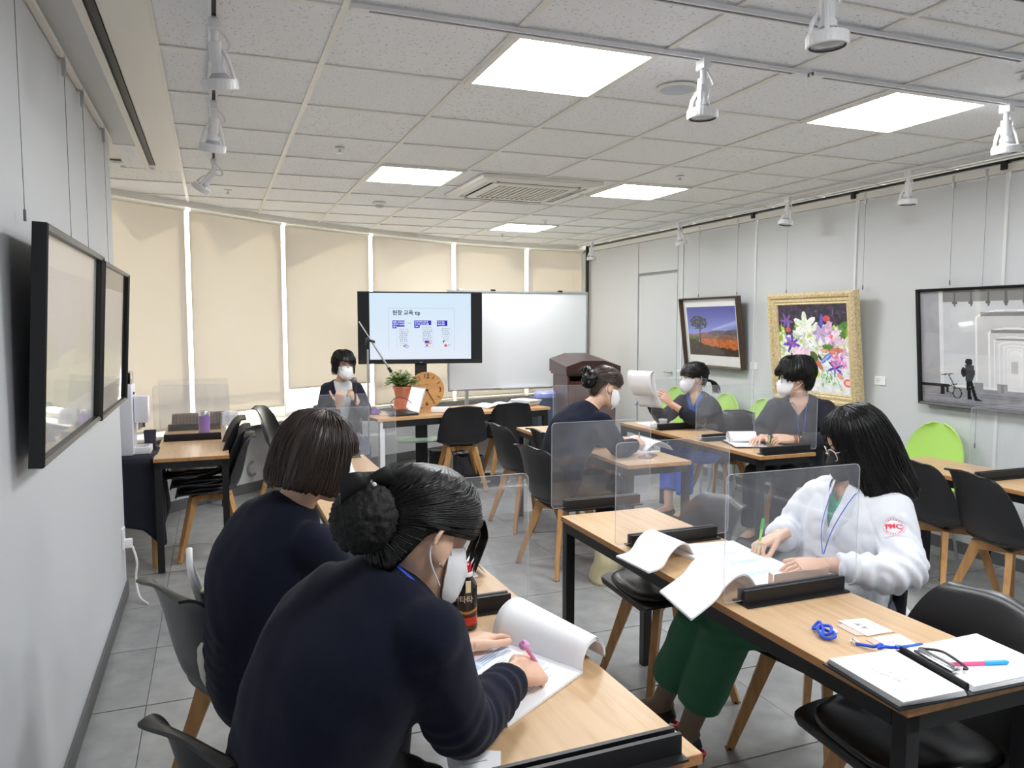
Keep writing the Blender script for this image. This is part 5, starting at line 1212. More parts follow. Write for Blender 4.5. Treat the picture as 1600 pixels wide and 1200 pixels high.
def glasses(pr, m):
    mb = MB()
    for s in (-1,1):
        P = [pr.hp(s*.033+.026*math.copysign(abs(math.cos(a))**.7, math.cos(a)), .106-.012*abs(s*.033+.026*math.cos(a))/.06, -.004+.021*math.copysign(abs(math.sin(a))**.8, math.sin(a))) for a in [2*PI*k/24 for k in range(25)]]
        mb.tube(P, .0022, 6); mb.tube([pr.hp(s*.058,.095,.006), pr.hp(s*.078,.06,.006), pr.hp(s*.082,.0,.008), pr.hp(s*.080,-.03,-.004)], .002, 6)
    mb.tube([pr.hp(-.008,.108,.0), pr.hp(0,.111,.004), pr.hp(.008,.108,.0)], .002, 6)
    return fin(pr, mb, 'glasses', m)
D2 = math.radians
def gauss(x, m, s): return math.exp(-((x-m)/s)**2)
def z_pulled(front=.066, side=.022, nape=-.088):
    def fn(th):
        a = abs(th)
        if a < .55: return front+.004*math.cos(a*4)
        if a < 1.15: return front+(side-front)*smoothstep(.55,1.15,a)
        if a < 1.9: return side+.008*math.sin((a-1.15)/.75*PI)
        return side+(nape-side)*smoothstep(1.75,2.7,a)
    return fn
# --- nearest woman, writing
J1 = dict(P=(.135,1.52,.50), C=(.26,1.345,1.045), N=(.315,1.37,1.10), H=(.346,1.358,1.168), SR=(.33,1.185,1.055), SL=(.20,1.50,1.045), ER=(.41,1.325,.795), EL=(.31,1.70,.80), WR=(.60,1.525,.790), WL=(.555,1.775,.755),
          KR=(.45,1.36,.55), KL=(.42,1.62,.53), AR=(.42,1.36,.10), AL=(.40,1.62,.10))
p1 = person('woman in navy cardigan with a netted hair bun and black bow, nearest, writing', J1, (.81,.35,-.44), (.40,.17,.88), ('cardigan', M_navy, .016), ('trousers', M_black_c, .010), sk=1.0, voxb=.005, voxc=.0075,
    hands=dict(R=dict(d=(.80,.52,-.22), nrm=(.22,-.52,.82), curls=[(.45,.55,.25),(.60,.65,.3),(.75,.75,.35),(.85,.8,.4)], thumb=(.85,.45,.30), sp=.05), L=dict(d=(.86,.50,.02), nrm=(-.15,.10,.95), curls=[(.15,.35,.25),(.25,.45,.3),(.35,.5,.3),(.45,.55,.3)], thumb=(.80,.55,.15), sp=.13)), seed=1, hunch=.07)
hair(p1, M_hairb, z_pulled(.058,.022,-.078), vol=lambda th, z: .002+.006*max(0, math.cos(th/2))*(z > .02), seed=2, strands=420, to=-.005, jit=.002, hang=-.3)
bc = p1.hp(0,-.135,-.004); mb = MB(); bm2 = bmesh.new(); bmesh.ops.create_icosphere(bm2, subdivisions=5, radius=1)
for v in bm2.verts:
    d = v.co.copy(); n = noise.noise(d*7)*.09+noise.noise(d*16)*.06; v.co = bc+(p1.r*d.x*.062+p1.f*d.y*.055+p1.u*d.z*.062)*(1+n)
mb.merge(bm2); bm2.free(); fin(p1, mb, 'hair_bun', mat('bun_hair', rgb(12,11,12), .75, bump=1.0, bscale=160), 180)
# satin bow over the bun
bp = p1.hp(0,-.150,.050); A_ = (p1.f*.86+p1.u*.5).normalized(); B_ = p1.r.cross(A_)
knot = MB(); knot.ball(bp, (.012,.012,.015), 8); bowo = fin(p1, knot, 'hair_bow', mat('black_satin', rgb(19,19,21), .38, spec=.5), 60)
for s in (-1,1):
    for q in (-1,1):
        mb = MB(); mb.grid(lambda u, v: bp + A_*s*(.060*u) + B_*((v-.5)*(.014+.034*u**.8)-.004*u*u+.010+.006*q*math.sin(PI*u)) + p1.r*(.013*q*math.sin(PI*min(1,u*1.02))+.004*math.cos((v-.5)*PI)), 14, 8, .003); fin(p1, mb, 'ribbon_loop', MATS['black_satin'], 60, parent=bowo)
mb = MB(); mb.ball(bp+p1.r*.016+B_*.004, .0048, 8); fin(p1, mb, 'pearl', mat('pearl', rgb(230,226,220), .2), parent=bowo)
rg = random.Random(3); frs = {1: MB(), -1: MB()}
for k in range(46):   # side fringe falling past the temple
    s = 1 if k % 3 else -1; mb = frs[s]; x0 = s*(.030+.035*rg.random()); L = .055+.03*rg.random()
    mb.tube(cr([p1.hp(x0,.080,.066), p1.hp(x0*1.12,.094,.040), p1.hp(x0*1.2,.090,.015), p1.hp(x0*1.16+.004*rg.random(),.086+.006*rg.random(),.055-L)], 9), [.0016]*9+[.0006], 4)
for s in (-1,1): fin(p1, frs[s], 'fringe', M_hairb, 180)
facemask(p1, M_mask); eyes(p1, .8)
mb = MB(); 
for s in (-1,1): mb.ball(p1.hp(s*.083,-.008,-.036), .0028, 6)
fin(p1, mb, 'earring', M_chrome)
def collar_loop(pr, m, r=.0045, drop=.012, rad=.066, name='lanyard', front=None, back=.0):
    """cord round the neck, resting on the shoulders, hanging to the front"""
    N, C = pr.J['N'], pr.J['C']; tg = (N-C).normalized(); rc = (pr.rc-tg*pr.rc.dot(tg)).normalized(); fa = tg.cross(rc); o = N-tg*drop
    pts = []
    for k in range(17):
        a = -PI*.86+PI*1.72*k/16; pts.append(o-fa*(rad*math.cos(a)*(1.0 if math.cos(a) > 0 else 1.15))+rc*(rad*1.30*math.sin(a))-tg*(.016*abs(math.sin(a))+(.03 if math.cos(a) < 0 else 0)*abs(math.cos(a))))
    if front:
        e = V(front); pts = [e+(pts[0]-e)*.05]+[pts[0].lerp(e,.5)+fa*.03]+pts+[pts[-1].lerp(e,.5)+fa*.03]+[e+(pts[-1]-e)*.05]
    mb = MB(); mb.tube(cr(pts, 60), r, 6, flat=.4); return fin(pr, mb, name, m)
collar_loop(p1, M_blue, .0045, .006, .073)
mb = MB(); N, C = p1.J['N'], p1.J['C']; tg = (N-C).normalized(); rc = (p1.rc-tg*p1.rc.dot(tg)).normalized(); fa = tg.cross(rc)
mb.tube([N-tg*(-.004)+rc*(.066*math.sin(a))+fa*(.066*math.cos(a))-tg*.012*math.cos(a) for a in [2*PI*k/40 for k in range(41)]], .0075, 8); fin(p1, mb, 'collar', M_navy, 180)
# ring finger band
h1 = p1.J['WL']
# --- bob haired woman
J2 = dict(P=(.09,2.37,.50), C=(.16,2.20,.985), N=(.205,2.20,1.065), H=(.262,2.19,1.185), SR=(.235,2.03,.985), SL=(.10,2.36,.975), ER=(.36,2.12,.775), EL=(.30,2.48,.77), WR=(.56,2.30,.77), WL=(.52,2.50,.765),
          KR=(.46,2.18,.54), KL=(.44,2.40,.54), AR=(.44,2.18,.10), AL=(.42,2.42,.10))
p2 = person('woman with a dark brown bob in a navy cardigan, second from the front', J2, (.93,.16,-.25), (.25,.04,.96), ('cardigan', M_navy, .016), ('trousers', M_black_c, .010), voxb=.006, voxc=.008,
    hands=dict(R=dict(d=(.8,.5,-.05), nrm=(.1,-.2,1), curl=(.6,.6,.3)), L=dict(d=(.9,-.1,0), nrm=(0,0,1), curl=(.3,.4,.3))), seed=2, hunch=.05)
def z_bob(th):
    a = abs(th); return .032 if a < .80 else .032+(-.088-.032)*smoothstep(.80,1.0,a)
hair(p2, M_hairbr, z_bob, vol=lambda th, z: .003+.010*smoothstep(.08,-.02,z)*(abs(th) > .8)-.010*smoothstep(-.06,-.11,z), hang=.03, seed=5, strands=300, jit=.004, cols=180)
facemask(p2, M_mask); eyes(p2, .6)
# --- presenter
J3 = dict(P=(1.05,6.98,.50), C=(1.055,6.93,.985), N=(1.055,6.91,1.055), H=(1.065,6.875,1.185), SR=(.905,6.95,.985), SL=(1.205,6.92,.985), ER=(.875,6.84,.76), EL=(1.245,6.80,.76), WR=(.985,6.66,.875), WL=(1.135,6.66,.895),
          KR=(.93,6.55,.53), KL=(1.16,6.53,.53), AR=(.93,6.50,.10), AL=(1.16,6.50,.10))
p3 = person('presenter with short black hair and glasses holding a microphone, in a dark jacket', J3, (.22,-.95,-.08), (.02,-.06,1), ('jacket', M_navy2, .020), ('trousers', mat('slate_trousers', rgb(74,76,92), .85), .012), voxb=.0065, voxc=.009,
    hands=dict(R=dict(d=(.10,-.35,.93), nrm=(-.35,-.9,-.2), curl=(.75,.8,.4), thumb=(.6,.9,.1)), L=dict(d=(-.45,-.35,.75), nrm=(.45,-.75,.30), curl=(1.1,1.1,.7), thumb=(.5,.4,.7))), seed=3, hunch=.02,
    vneck=dict(apex=V((1.06,6.80,.60)), half=.21))
g = p3.garment('shirt', .009, M_shirt, sleeves=False); p3.add('shirt', g, M_shirt)
mb = MB(); mb.grid(lambda u, v: (1.06+.10*(u-.5)*(1+.9*v), 6.815-.16*v**1.2+.02*math.cos((u-.5)*5), .66-.22*v), 10, 12, .004); fin(p3, mb, 'shirt_hem', M_shirt, 180)
hair(p3, M_hairb, lambda th: (.058-.030*smoothstep(.3,-.8,th)) if abs(th) < .80 else .03+(-.060-.03)*smoothstep(.80,1.1,abs(th))-.02*smoothstep(1.8,2.6,abs(th)), vol=lambda th, z: .010+.006*(z > .02), hang=.0, seed=8, strands=200, jit=.008, cols=110)
facemask(p3, M_mask); eyes(p3, .2); glasses(p3, mat('brown_wire_frame', rgb(130,92,70), .3, .4))
mic0 = V((1.118,6.628,.93)); mic1 = V((1.118,6.66,1.085)); e = (mic1-mic0).normalized()
t = thing('microphone', 'black handheld microphone with a grey mesh head in the presenter\'s hand', 'microphone', mic0)
mb = MB(); mb.tube([(0,0,-.05),e*.115],[.013,.019],14); mb.build('handle', M_dark, t)
mb = MB(); mb.ball(e*.14, (.027,.027,.03), 10); mb.build('mesh_head', mat('mic_mesh', rgb(120,120,126), .35, .8, bump=.8, bscale=900), t)
# --- woman with hair claw
J4 = dict(P=(2.02,4.42,.50), C=(2.175,4.355,.965), N=(2.235,4.36,1.04), H=(2.325,4.345,1.155), SR=(2.235,4.19,.965), SL=(2.125,4.52,.955), ER=(2.34,4.17,.765), EL=(2.36,4.60,.77), WR=(2.53,4.30,.785), WL=(2.56,4.55,.775),
          KR=(2.44,4.30,.53), KL=(2.42,4.52,.53), AR=(2.42,4.25,.10), AL=(2.42,4.50,.10))
p4 = person('woman with dark hair in a black claw clip, navy top, writing at the middle table', J4, (.90,.04,-.40), (.40,.02,.90), ('top', M_navy, .015), ('trousers', M_black_c, .010), voxb=.007, voxc=.009,
    hands=dict(R=dict(d=(.75,.62,.10), nrm=(.3,-.5,.8), curl=(.75,.75,.35), thumb=(.8,.5,.4)), L=dict(d=(.85,-.4,0), nrm=(0,.2,1), curl=(.4,.4,.3))), seed=4, hunch=.05)
hair(p4, M_hairbr, z_pulled(.06,.018,-.085), vol=lambda th, z: .002+.004*(z > .02), seed=12, strands=220, to=-.01, jit=.002, cols=110, hang=-.3)
bc = p4.hp(0,-.130,.0); mb = MB(); bm2 = bmesh.new(); bmesh.ops.create_icosphere(bm2, subdivisions=4, radius=1)
for v in bm2.verts: d = v.co.copy(); v.co = bc+(p4.r*d.x*.055+p4.f*d.y*.045+p4.u*d.z*.06)*(1+noise.noise(d*5)*.2+noise.noise(d*11)*.12)
mb.merge(bm2); bm2.free(); fin(p4, mb, 'hair_bun', M_hairb, 180)
mb = MB()
for k in range(9):
    a = -1.3+2.6*k/8; c = p4.hp(.04*math.sin(a), -.158, .03+.018*math.cos(a)); mb.tube(cr([c, c+p4.u*.018*math.cos(a)+p4.r*.024*math.sin(a)-p4.f*.018, c+p4.r*.034*math.sin(a)-p4.u*.012-p4.f*.022], 8), [.008,.010,.011,.011,.010,.009,.007,.005,.003], 6, flat=.5)
fin(p4, mb, 'hair_claw', mat('black_acetate', rgb(22,22,24), .15, coat=.5), 180)
facemask(p4, M_mask); eyes(p4, .7)
# --- woman holding up paper
J5 = dict(P=(3.90,5.38,.49), C=(3.68,5.30,.92), N=(3.675,5.30,1.0), H=(3.655,5.305,1.115), SR=(3.635,5.445,.925), SL=(3.735,5.155,.925), ER=(3.45,5.46,.765), EL=(3.52,5.05,.79), WR=(3.25,5.32,.93), WL=(3.33,5.15,.935),
          KR=(3.46,5.36,.52), KL=(3.46,5.15,.52), AR=(3.36,5.20,.10), AL=(3.40,5.02,.10))
p5 = person('woman with a black ponytail in a dark cardigan over blue scrubs, holding up papers', J5, (-.93,.32,-.10), (-.1,.03,1), ('cardigan', M_char, .016), ('scrub_trousers', M_scrubb, .016), voxb=.007, voxc=.009, sk=.97, leg_cut=.72,
    hands=dict(R=dict(d=(-.65,-.25,.72), nrm=(-.3,.9,.2), curl=(.5,.6,.3), thumb=(.7,.6,.3)), L=dict(d=(-.72,.10,.70), nrm=(-.1,-.8,.45), curl=(.35,.5,.3), thumb=(.8,.5,.2))), seed=5, hunch=.02,
    vneck=dict(apex=V((3.60,5.25,.70)), half=.30))
g = p5.garment('scrub_top', .008, M_scrubb, sleeves=False, tr=.046); p5.cutv(g, V((3.62,5.26,.875)), .45, p5.fwd, None); p5.add('scrub_top', g, M_scrubb)
hair(p5, M_hairb, lambda th: .046-.010*math.cos(th*3) if abs(th) < .6 else z_pulled(.05,.012,-.075)(th), vol=lambda th, z: .003+.008*(z > .02), seed=15, strands=160, to=-.03, jit=.006, cols=110, hang=-.3)
mb = MB(); rg = random.Random(9)
for k in range(70):
    a = rg.random()*6.3; w = .022*rg.random(); p0 = p5.hp(w*math.cos(a)*.5, -.115, -.035+w*math.sin(a)*.5); sp = V((rg.random()-.5, rg.random()-.5, rg.random()-.5))*.05
    mb.tube(cr([p0, p5.hp(w*math.cos(a),-.15,-.045)+sp*.3, p5.hp(w*math.cos(a)*1.2,-.175,-.085)+sp*.7, p5.hp(w*math.cos(a),-.18,-.13)+sp], 8), [.0035]*7+[.0025,.0008], 5)
fin(p5, mb, 'ponytail', M_hairb, 180)
facemask(p5, M_mask); eyes(p5, .35)
# --- man
J6 = dict(P=(3.93,4.42,.49), C=(3.83,4.275,.975), N=(3.815,4.265,1.055), H=(3.772,4.262,1.185), SR=(3.665,4.385,.975), SL=(3.985,4.145,.975), ER=(3.60,4.44,.765), EL=(3.87,3.97,.765), WR=(3.49,4.25,.775), WL=(3.60,4.075,.785),
          KR=(3.52,4.36,.53), KL=(3.56,4.10,.53), AR=(3.50,4.36,.10), AL=(3.52,4.10,.10))
p6 = person('man with thick black hair and glasses in a charcoal cardigan at the wall side table', J6, (-.82,.56,-.10), (-.1,.06,1), ('cardigan', M_char, .020), ('trousers', M_black_c, .014), voxb=.007, voxc=.009, sk=1.05, wide=1.05,
    hands=dict(R=dict(d=(-.75,-.35,.0), nrm=(-.1,.2,.95), curl=(.3,.35,.25)), L=dict(d=(-.80,.45,.03), nrm=(.1,-.55,.85), curl=(.45,.6,.35), thumb=(.85,.45,.1))), seed=6, hunch=.02,
    vneck=dict(apex=V((3.72,4.16,.855)), half=.42))
g = p6.garment('tee', .006, M_char, sleeves=False, tr=.040); p6.cutv(g, V((3.735,4.175,.90)), .62, p6.fwd, None); p6.add('tee_shirt', g, mat('grey_tee', rgb(58,60,68), .9))
hair(p6, M_hairb, lambda th: .040-.020*smoothstep(-.6,.6,th)*.6 if abs(th) < .75 else .03+(-.008-.03)*smoothstep(.75,1.0,abs(th))-.075*smoothstep(1.75,2.3,abs(th)), vol=lambda th, z: .012+.010*(z > .0)+.004*math.sin(th*5+z*40), hang=-.2, seed=18, strands=200, jit=.010, cols=110, ridge=.0028)
facemask(p6, M_mask); eyes(p6, .3); glasses(p6, M_dark)
mb = MB(); wv = p6.J['WL']; ax = (p6.J['WL']-p6.J['EL']).normalized(); mb.tube([wv-ax*.022, wv+ax*.0], [.030,.030], 18); fin(p6, mb, 'watch_strap', mat('tan_leather', rgb(150,86,50), .6), 60)
collar_loop(p6, M_blue, .0030, .004, .074, front=p6.J['C']+p6.fwd*.165+V((0,0,-.20)))
mb = MB(); c = p6.J['C']+p6.fwd*.170+V((0,0,-.225)); mb.ball(c,(.016,.016,.012),8); mb.tube([c, c+V((-.005,-.01,-.04))],.010,8); fin(p6, mb, 'badge_holder', mat('pink_charm', rgb(214,150,140), .4))
# --- woman in white coat
J7 = dict(P=(2.03,2.09,.50), C=(2.125,2.075,.935), N=(2.12,2.07,1.015), H=(2.115,2.075,1.140), SR=(2.085,2.235,.935), SL=(2.155,1.915,.935), ER=(2.03,2.30,.765), EL=(2.06,1.785,.745), WR=(1.885,2.205,.785), WL=(1.85,1.93,.77),
          KR=(1.60,2.22,.55), KL=(1.615,2.10,.55), AR=(1.55,2.42,.13), AL=(1.545,2.24,.105), TR=(1.44,2.50,.05), TL=(1.42,2.27,.03))
p7 = person('woman with long black hair, black mask and white coat writing at the right', J7, (-.82,.42,-.40), (-.36,.18,.9), ('white_coat', M_coat, .022), ('scrub_trousers', M_scrubg, .024), voxb=.005, voxc=.0075, leg_cut=.74,
    hands=dict(R=dict(d=(-.90,-.05,-.20), nrm=(.10,.30,.93), curl=(.75,.8,.4), thumb=(.85,.35,.5), sp=.02), L=dict(d=(-.85,.25,-.05), nrm=(0,-.2,.95), curl=(.3,.4,.3))), seed=7, hunch=.03, fold=.0085, sock=M_sock, shoe=mat('black_slipper', rgb(30,26,28), .5), vneck=dict(apex=V((2.0,2.07,.84)), half=.22))
g = p7.garment('scrub_top', .010, M_greenshirt, sleeves=False, tr=.046); p7.cutv(g, V((2.02,2.07,.93)), .45, p7.fwd, None); p7.add('scrub_top', g, M_greenshirt)
mb = MB()      # coat skirt over the lap and seat
mb.grid(lambda u, v: V((2.20-.36*v, 2.09+.235*math.cos(PI*u)*(1-.15*v), .52+.115*math.sin(PI*u)**.6-.06*abs(math.cos(PI*u))**3*(1+v)+.004*math.sin(u*23+v*7))), 30, 14, .006); fin(p7, mb, 'coat_skirt', M_coat, 180)
for s in (-1,1):  # lapels
    mb = MB(); C, N = p7.J['C'], p7.J['N']; up_ = (N-p7.J['P']).normalized(); fw = p7.fwd
    mb.grid(lambda u, v: C+p7.rc*s*(.018+.052*(1-u)*.5+.050*v*math.sin(PI*min(1,.25+.75*u)))+fw*(.128-.052*(1-u)**2-.022*v)+up_*(.06-.20*u-.03*v), 12, 6, .004); fin(p7, mb, 'lapel', M_coat, 180)
mb = MB(); S, E_ = p7.J['SL'], p7.J['EL']; ax = (E_-S).normalized(); nn = V((-.82,-.52,.2)); nn = (nn-ax*nn.dot(ax)).normalized()
def z_long(th):
    a = abs(th); return .070 if a < .5 else .07+(-.17-.07)*smoothstep(.5,.86,a)-.05*smoothstep(1.2,2.2,a)
hair(p7, M_hairb, z_long, vol=lambda th, z: .004+.014*smoothstep(.06,-.06,z)*(abs(th) > .7)+.02*smoothstep(-.10,-.2,z)*(abs(th) < 2.2), hang=.03, seed=21, strands=420, jit=.008, cols=180, rows=30)
facemask(p7, M_maskb); eyes(p7, .6); glasses(p7, mat('clear_frame', rgb(206,196,186), .15, .2))
collar_loop(p7, M_blue, .0026, .004, .080, front=p7.J['C']+p7.fwd*.17+V((-.02,0,-.21)))
mb = MB(); c = p7.J['C']+p7.fwd*.175+V((-.02,0,-.235)); mb.box(c,(.012,.03,.05)); fin(p7, mb, 'badge_clip', M_chrome)
# badge on the left sleeve
mid = S.lerp(E_, .42); surf = mid+nn*.0715; bx = ax.cross(nn).normalized(); FMb = frame_M(surf, -bx if bx.dot(V((.93,-.36,0))) < 0 else bx, -ax)
im = canvas(64,64,c255(226,229,236)); X, Y = gxy(im); rr_ = np.hypot(X-.5,Y-.5); an = np.arctan2(Y-.5,X-.5)
im[(rr_>.46)&(rr_<.485)] = c255(222,150,170); im[(rr_>.30)&(rr_<.315)] = c255(232,190,200)
m_ = (rr_>.355)&(rr_<.425)&(np.sin(an*22)+.6*np.sin(an*37+1) > -.1)&~((np.abs(np.abs(an)-PI)<.25)); im[m_] = c255(206,110,140)
FMb = FMb.copy(); o = printed('sleeve_badge', im, .066, .066, Matrix.Translation(-p7.base) @ FMb, p7.t)
from mathutils import Matrix as Mx
from mathutils.bvhtree import BVHTree
cm = p7.top.data; bvh = BVHTree.FromPolygons([v.co+p7.base for v in cm.vertices], [list(q.vertices) for q in cm.polygons])
def stick(me, lift):      # lay the flat badge on the sleeve
    for v in me.vertices:
        w_ = v.co+p7.base; q = FMb.inverted() @ w_; h_ = bvh.ray_cast(w_+nn*.06, -nn, .2)
        if h_[0] is not None: v.co = h_[0]+nn*(lift+max(0, q.z)*.3)-p7.base
stick(o.data, .0012)
tm_ = text_mesh('PMC', .0245, extrude=.0001, bold=.0007); bm = bmesh.new(); bm.from_mesh(tm_); bmesh.ops.triangulate(bm, faces=bm.faces[:])
for _ in range(2): bmesh.ops.subdivide_edges(bm, edges=[e_ for e_ in bm.edges if e_.calc_length() > .004], cuts=1)
bm.to_mesh(tm_); bm.free(); tm_.transform(Matrix.Translation(-p7.base) @ FMb @ Matrix.Rotation(-.12,4,'Z')); tm_.materials.clear(); tm_.materials.append(mat('badge_red', rgb(222,50,78), .7)); stick(tm_, .0024); link('badge_lettering', tm_, p7.t)
# red trim on the slippers
for A, T_ in (('AR','TR'),('AL','TL')):
    a, b = p7.J[A], p7.J[T_]; d = (b-a); d.z = 0; d.normalize(); n = V((-d.y,d.x,0)); h0 = a-d*.05
    P = [V((*(h0+d*x+n*y).xy, max(.010, (a.z-.088)*(1-x/.19)+(b.z-.024)*x/.19))) for x,y in [(.205*(.5+.5*math.cos(q))-.012, .037*math.sin(q)) for q in [2*PI*k/28 for k in range(29)]]]
    mb = MB(); mb.tube(P, .0085, 6); fin(p7, mb, 'shoe_trim', M_red)
# ---------------------------------------------------------------- things on the tables
def pageprint(w=24, h=34, seed=1, blocks=2, cover=False):
    r = np.random.default_rng(seed); im = canvas(h*3, w*3, c255(243,245,250))
    y = .08
    for b in range(blocks):
        rect(im,.10,y,.40+.2*r.random(),y+.012,c255(150,160,190)); y += .05
        rect(im,.10,y,.90,y+.13,c255(206,224,248)); rect(im,.10,y,.32,y+.13,c255(176,204,244))
        for k in range(4): rect(im,.36,y+.02+.028*k,.6+.25*r.random(),y+.028+.028*k,c255(140,150,176))
        y += .18
        for k in range(5): rect(im,.10,y,.5+.38*r.random(),y+.009,c255(168,172,184)); y += .032
        y += .03
    return im
def sheet_pile(t, name, corners, z, th=.004, m=None):
    """flat stack with the given four corners"""
    mb = MB(); mb.prism([tuple(c) for c in corners], th, Matrix.Translation((0,0,z))); return mb.build(name, m or M_paper, t, False)
def quad_print(t, img, corners, z):
    ny, nx = img.shape[:2]; o = printed('page_print', img, 1, 1, Matrix(), t); c = [V((*p,0)) for p in corners]   # tl tr br bl
    for v in o.data.vertices:
        u, w = v.co.x+.5, .5-v.co.y; p = c[0]*(1-u)*(1-w)+c[1]*u*(1-w)+c[2]*u*w+c[3]*(1-u)*w; v.co = (p.x,p.y,z)
    return o
TZ = .7245
# booklet of the nearest woman
t = thing('booklet', 'open booklet with rolled back pages under the nearest woman\'s hands', 'booklet', (.66,1.64,TZ)); rel = lambda *P: [(x-t.location.x, y-t.location.y) for x, y in P]
Q = rel((.515,1.735),(.545,1.43),(.80,1.595),(.665,1.855)); sheet_pile(t,'page_stack',Q,.0005,.006); quad_print(t, pageprint(24,34,3), [Q[0],Q[3],Q[2],Q[1]] , .0072)
a, b = V((*Q[3],.007)), V((*Q[2],.007)); n = V((.84,.50,0)).normalized()
pf = cr([(0,0,0),(.004,.035,0),(.028,.066,0),(.068,.075,0),(.105,.055,0),(.125,.020,0),(.128,-.015,0)], 24)
for k in range(3):
    mb = MB(); mb.grid(lambda u, v: a.lerp(b,v)+n*pf[int(u*24)].x*(1-.02*k)*(1.35-.55*v)+V((0,0,max(0,pf[int(u*24)].y)*(1-.07*k)*(1.1-.25*v)+min(0,pf[int(u*24)].y)*0)), 24, 10, .0015); mb.build('rolled_pages', M_paper, t, angle=180)
t = thing('loose_sheet', 'white sheet under the nearest woman\'s elbow at the table edge', 'paper', (.44,1.30,TZ)); sheet_pile(t,'page',[(-.06,-.02),(.03,-.03),(.06,.05),(-.04,.10)],.001,.0015); mb = MB(); mb.box((0,.03,.0028),(.05,.003,.0004)); mb.build('printed_line', mat('grey_ink', rgb(170,172,178), .7), t, False)
t = thing('pen', 'pink pen with a round charm in the nearest woman\'s hand', 'pen', (.668,1.572,.785))
d = V((-.50,-.25,.72)).normalized(); mb = MB(); mb.tube([d*-.075,d*-.06,d*.055],[.001,.004,.0045],8); mb.build('barrel', mat('pink_plastic', rgb(226,130,190), .3), t); mb = MB(); mb.ball(d*.066,(.0125,.0125,.011),8); mb.ball(d*.075+V((.004,0,0)),.007,6); mb.build('charm', mat('lilac_plastic', rgb(232,160,216), .3), t)
# drink bottle
t = thing('drink_bottle', 'dark tea coloured drink bottle with a red cap on the near table', 'bottle', (.625,1.965,TZ))
prof = [(0,.0),(.026,.0),(.031,.005),(.0315,.115),(.0305,.125),(.019,.145),(.0185,.150),(0,.150)]
N_ = 72; Hh = 90; im = canvas(Hh, 140, c255(28,24,24)); X, Y = gxy(im); wv = .52+.028*np.sin((X-.42)*15)
m_ = (Y > wv)&(Y < wv+.07); im[m_] = c255(176,126,76); m_ = (Y > wv+.07)&(Y<.70); im[m_] = c255(62,34,32); m_ = (Y>=.70)&(Y<.88+.015*np.sin(X*12)); im[m_] = c255(196,44,36); m_ = (Y>=.88+.015*np.sin(X*12)); im[m_] = c255(70,46,38); m_ = (Y>wv-.04)&(Y<wv)&(X>.5); im[m_] = c255(186,44,36)
for cx in (.32,): ell(im,cx,.755,.030,.05,c255(216,170,110)); ell(im,cx,.755,.022,.036,c255(196,44,36)); ell(im,cx,.755,.012,.02,c255(216,170,110))
ell(im,.42,.90,.018,.03,c255(206,170,100))
for k in range(3): rect(im,.29+.02*k,.43+.025*k,.40,.445+.025*k,c255(190,190,190))
mb = MB(); mb.lathe([(r*.985,z) for r,z in prof], n=40); mb.build('body', mat('bottle_dark', rgb(26,22,22), .2, coat=.4), t)
lo, hi = .004, .118; vs = []; fc = []; A0 = math.radians(-110-35)
ny, nx = im.shape[:2]
co = [((.0318)*math.cos(A0-0+2*PI*i/nx), .0318*math.sin(A0+2*PI*i/nx), hi+(lo-hi)*j/ny) for j in range(ny+1) for i in range(nx+1)]
fc = [(j*(nx+1)+i, (j+1)*(nx+1)+i, (j+1)*(nx+1)+i+1, j*(nx+1)+i+1) for j in range(ny) for i in range(nx)]
me = bpy.data.meshes.new('label'); me.from_pydata(co, [], fc); c = np.where(im <= .04045, im/12.92, ((im+.055)/1.055)**2.4); at = me.color_attributes.new('Col','FLOAT_COLOR','CORNER'); at.data.foreach_set('color', np.repeat(np.concatenate([c,np.ones((ny,nx,1))],-1).reshape(-1,4),4,0).astype(np.float32).ravel()); me.materials.append(print_mat('label_print', .3, 0, .4)); me.polygons.foreach_set('use_smooth',[True]*len(fc)); link('label', me, t)
tm = text_mesh('칸타타', .0215, extrude=.0002, bold=.0004); tm.materials.clear(); tm.materials.append(mat('silver_foil', rgb(206,196,180), .3, .3)); a0 = math.radians(-122)
for v in tm.vertices: an = a0+v.co.x/.0321; v.co = (math.cos(an)*(.0321+v.co.z), math.sin(an)*(.0321+v.co.z), .088+v.co.y)
link('label_lettering', tm, t)
mb = MB(); mb.lathe([(0,.146),(.0185,.146),(.0195,.150),(.0195,.157),(.017,.160),(0,.160)], n=32); mb.build('neck_ring', M_white, t)
mb = MB(); n = 60; mb.loft([[V(((r-(.0007 if k%2 and .159<z<.178 else 0))*math.cos(2*PI*k/n), (r-(.0007 if k%2 and .159<z<.178 else 0))*math.sin(2*PI*k/n), z)) for k in range(n)] for r,z in ((.0175,.158),(.0185,.160),(.0185,.176),(.017,.180),(.014,.181),(.0135,.1795),(.001,.1795))]); mb.build('cap', mat('red_cap', rgb(214,28,52), .3), t, angle=25)
mb = MB(); a1 = math.radians(-95); mb.box((.0335*math.cos(a1), .0335*math.sin(a1), .125),(.014,.002,.032), rotz(a1+PI/2)); mb.build('cap_tag', mat('cream_tag', rgb(236,220,176), .6), t, False)
# paper of the bob haired woman
t = thing('booklet', 'white papers before the bob haired woman, beyond the drink bottle', 'booklet', (.70,2.45,TZ)); sheet_pile(t,'page_stack',[(-.16,-.14),(.09,-.10),(.12,.16),(-.14,.14)],.0005,.006); mb = MB(); mb.grid(lambda u,v: ((.02+.10*u), -.10+.22*v, .008+.05*math.sin(PI*u)*(1-.3*v)),12,6,.002); mb.build('lifted_page', M_paper, t, angle=180)
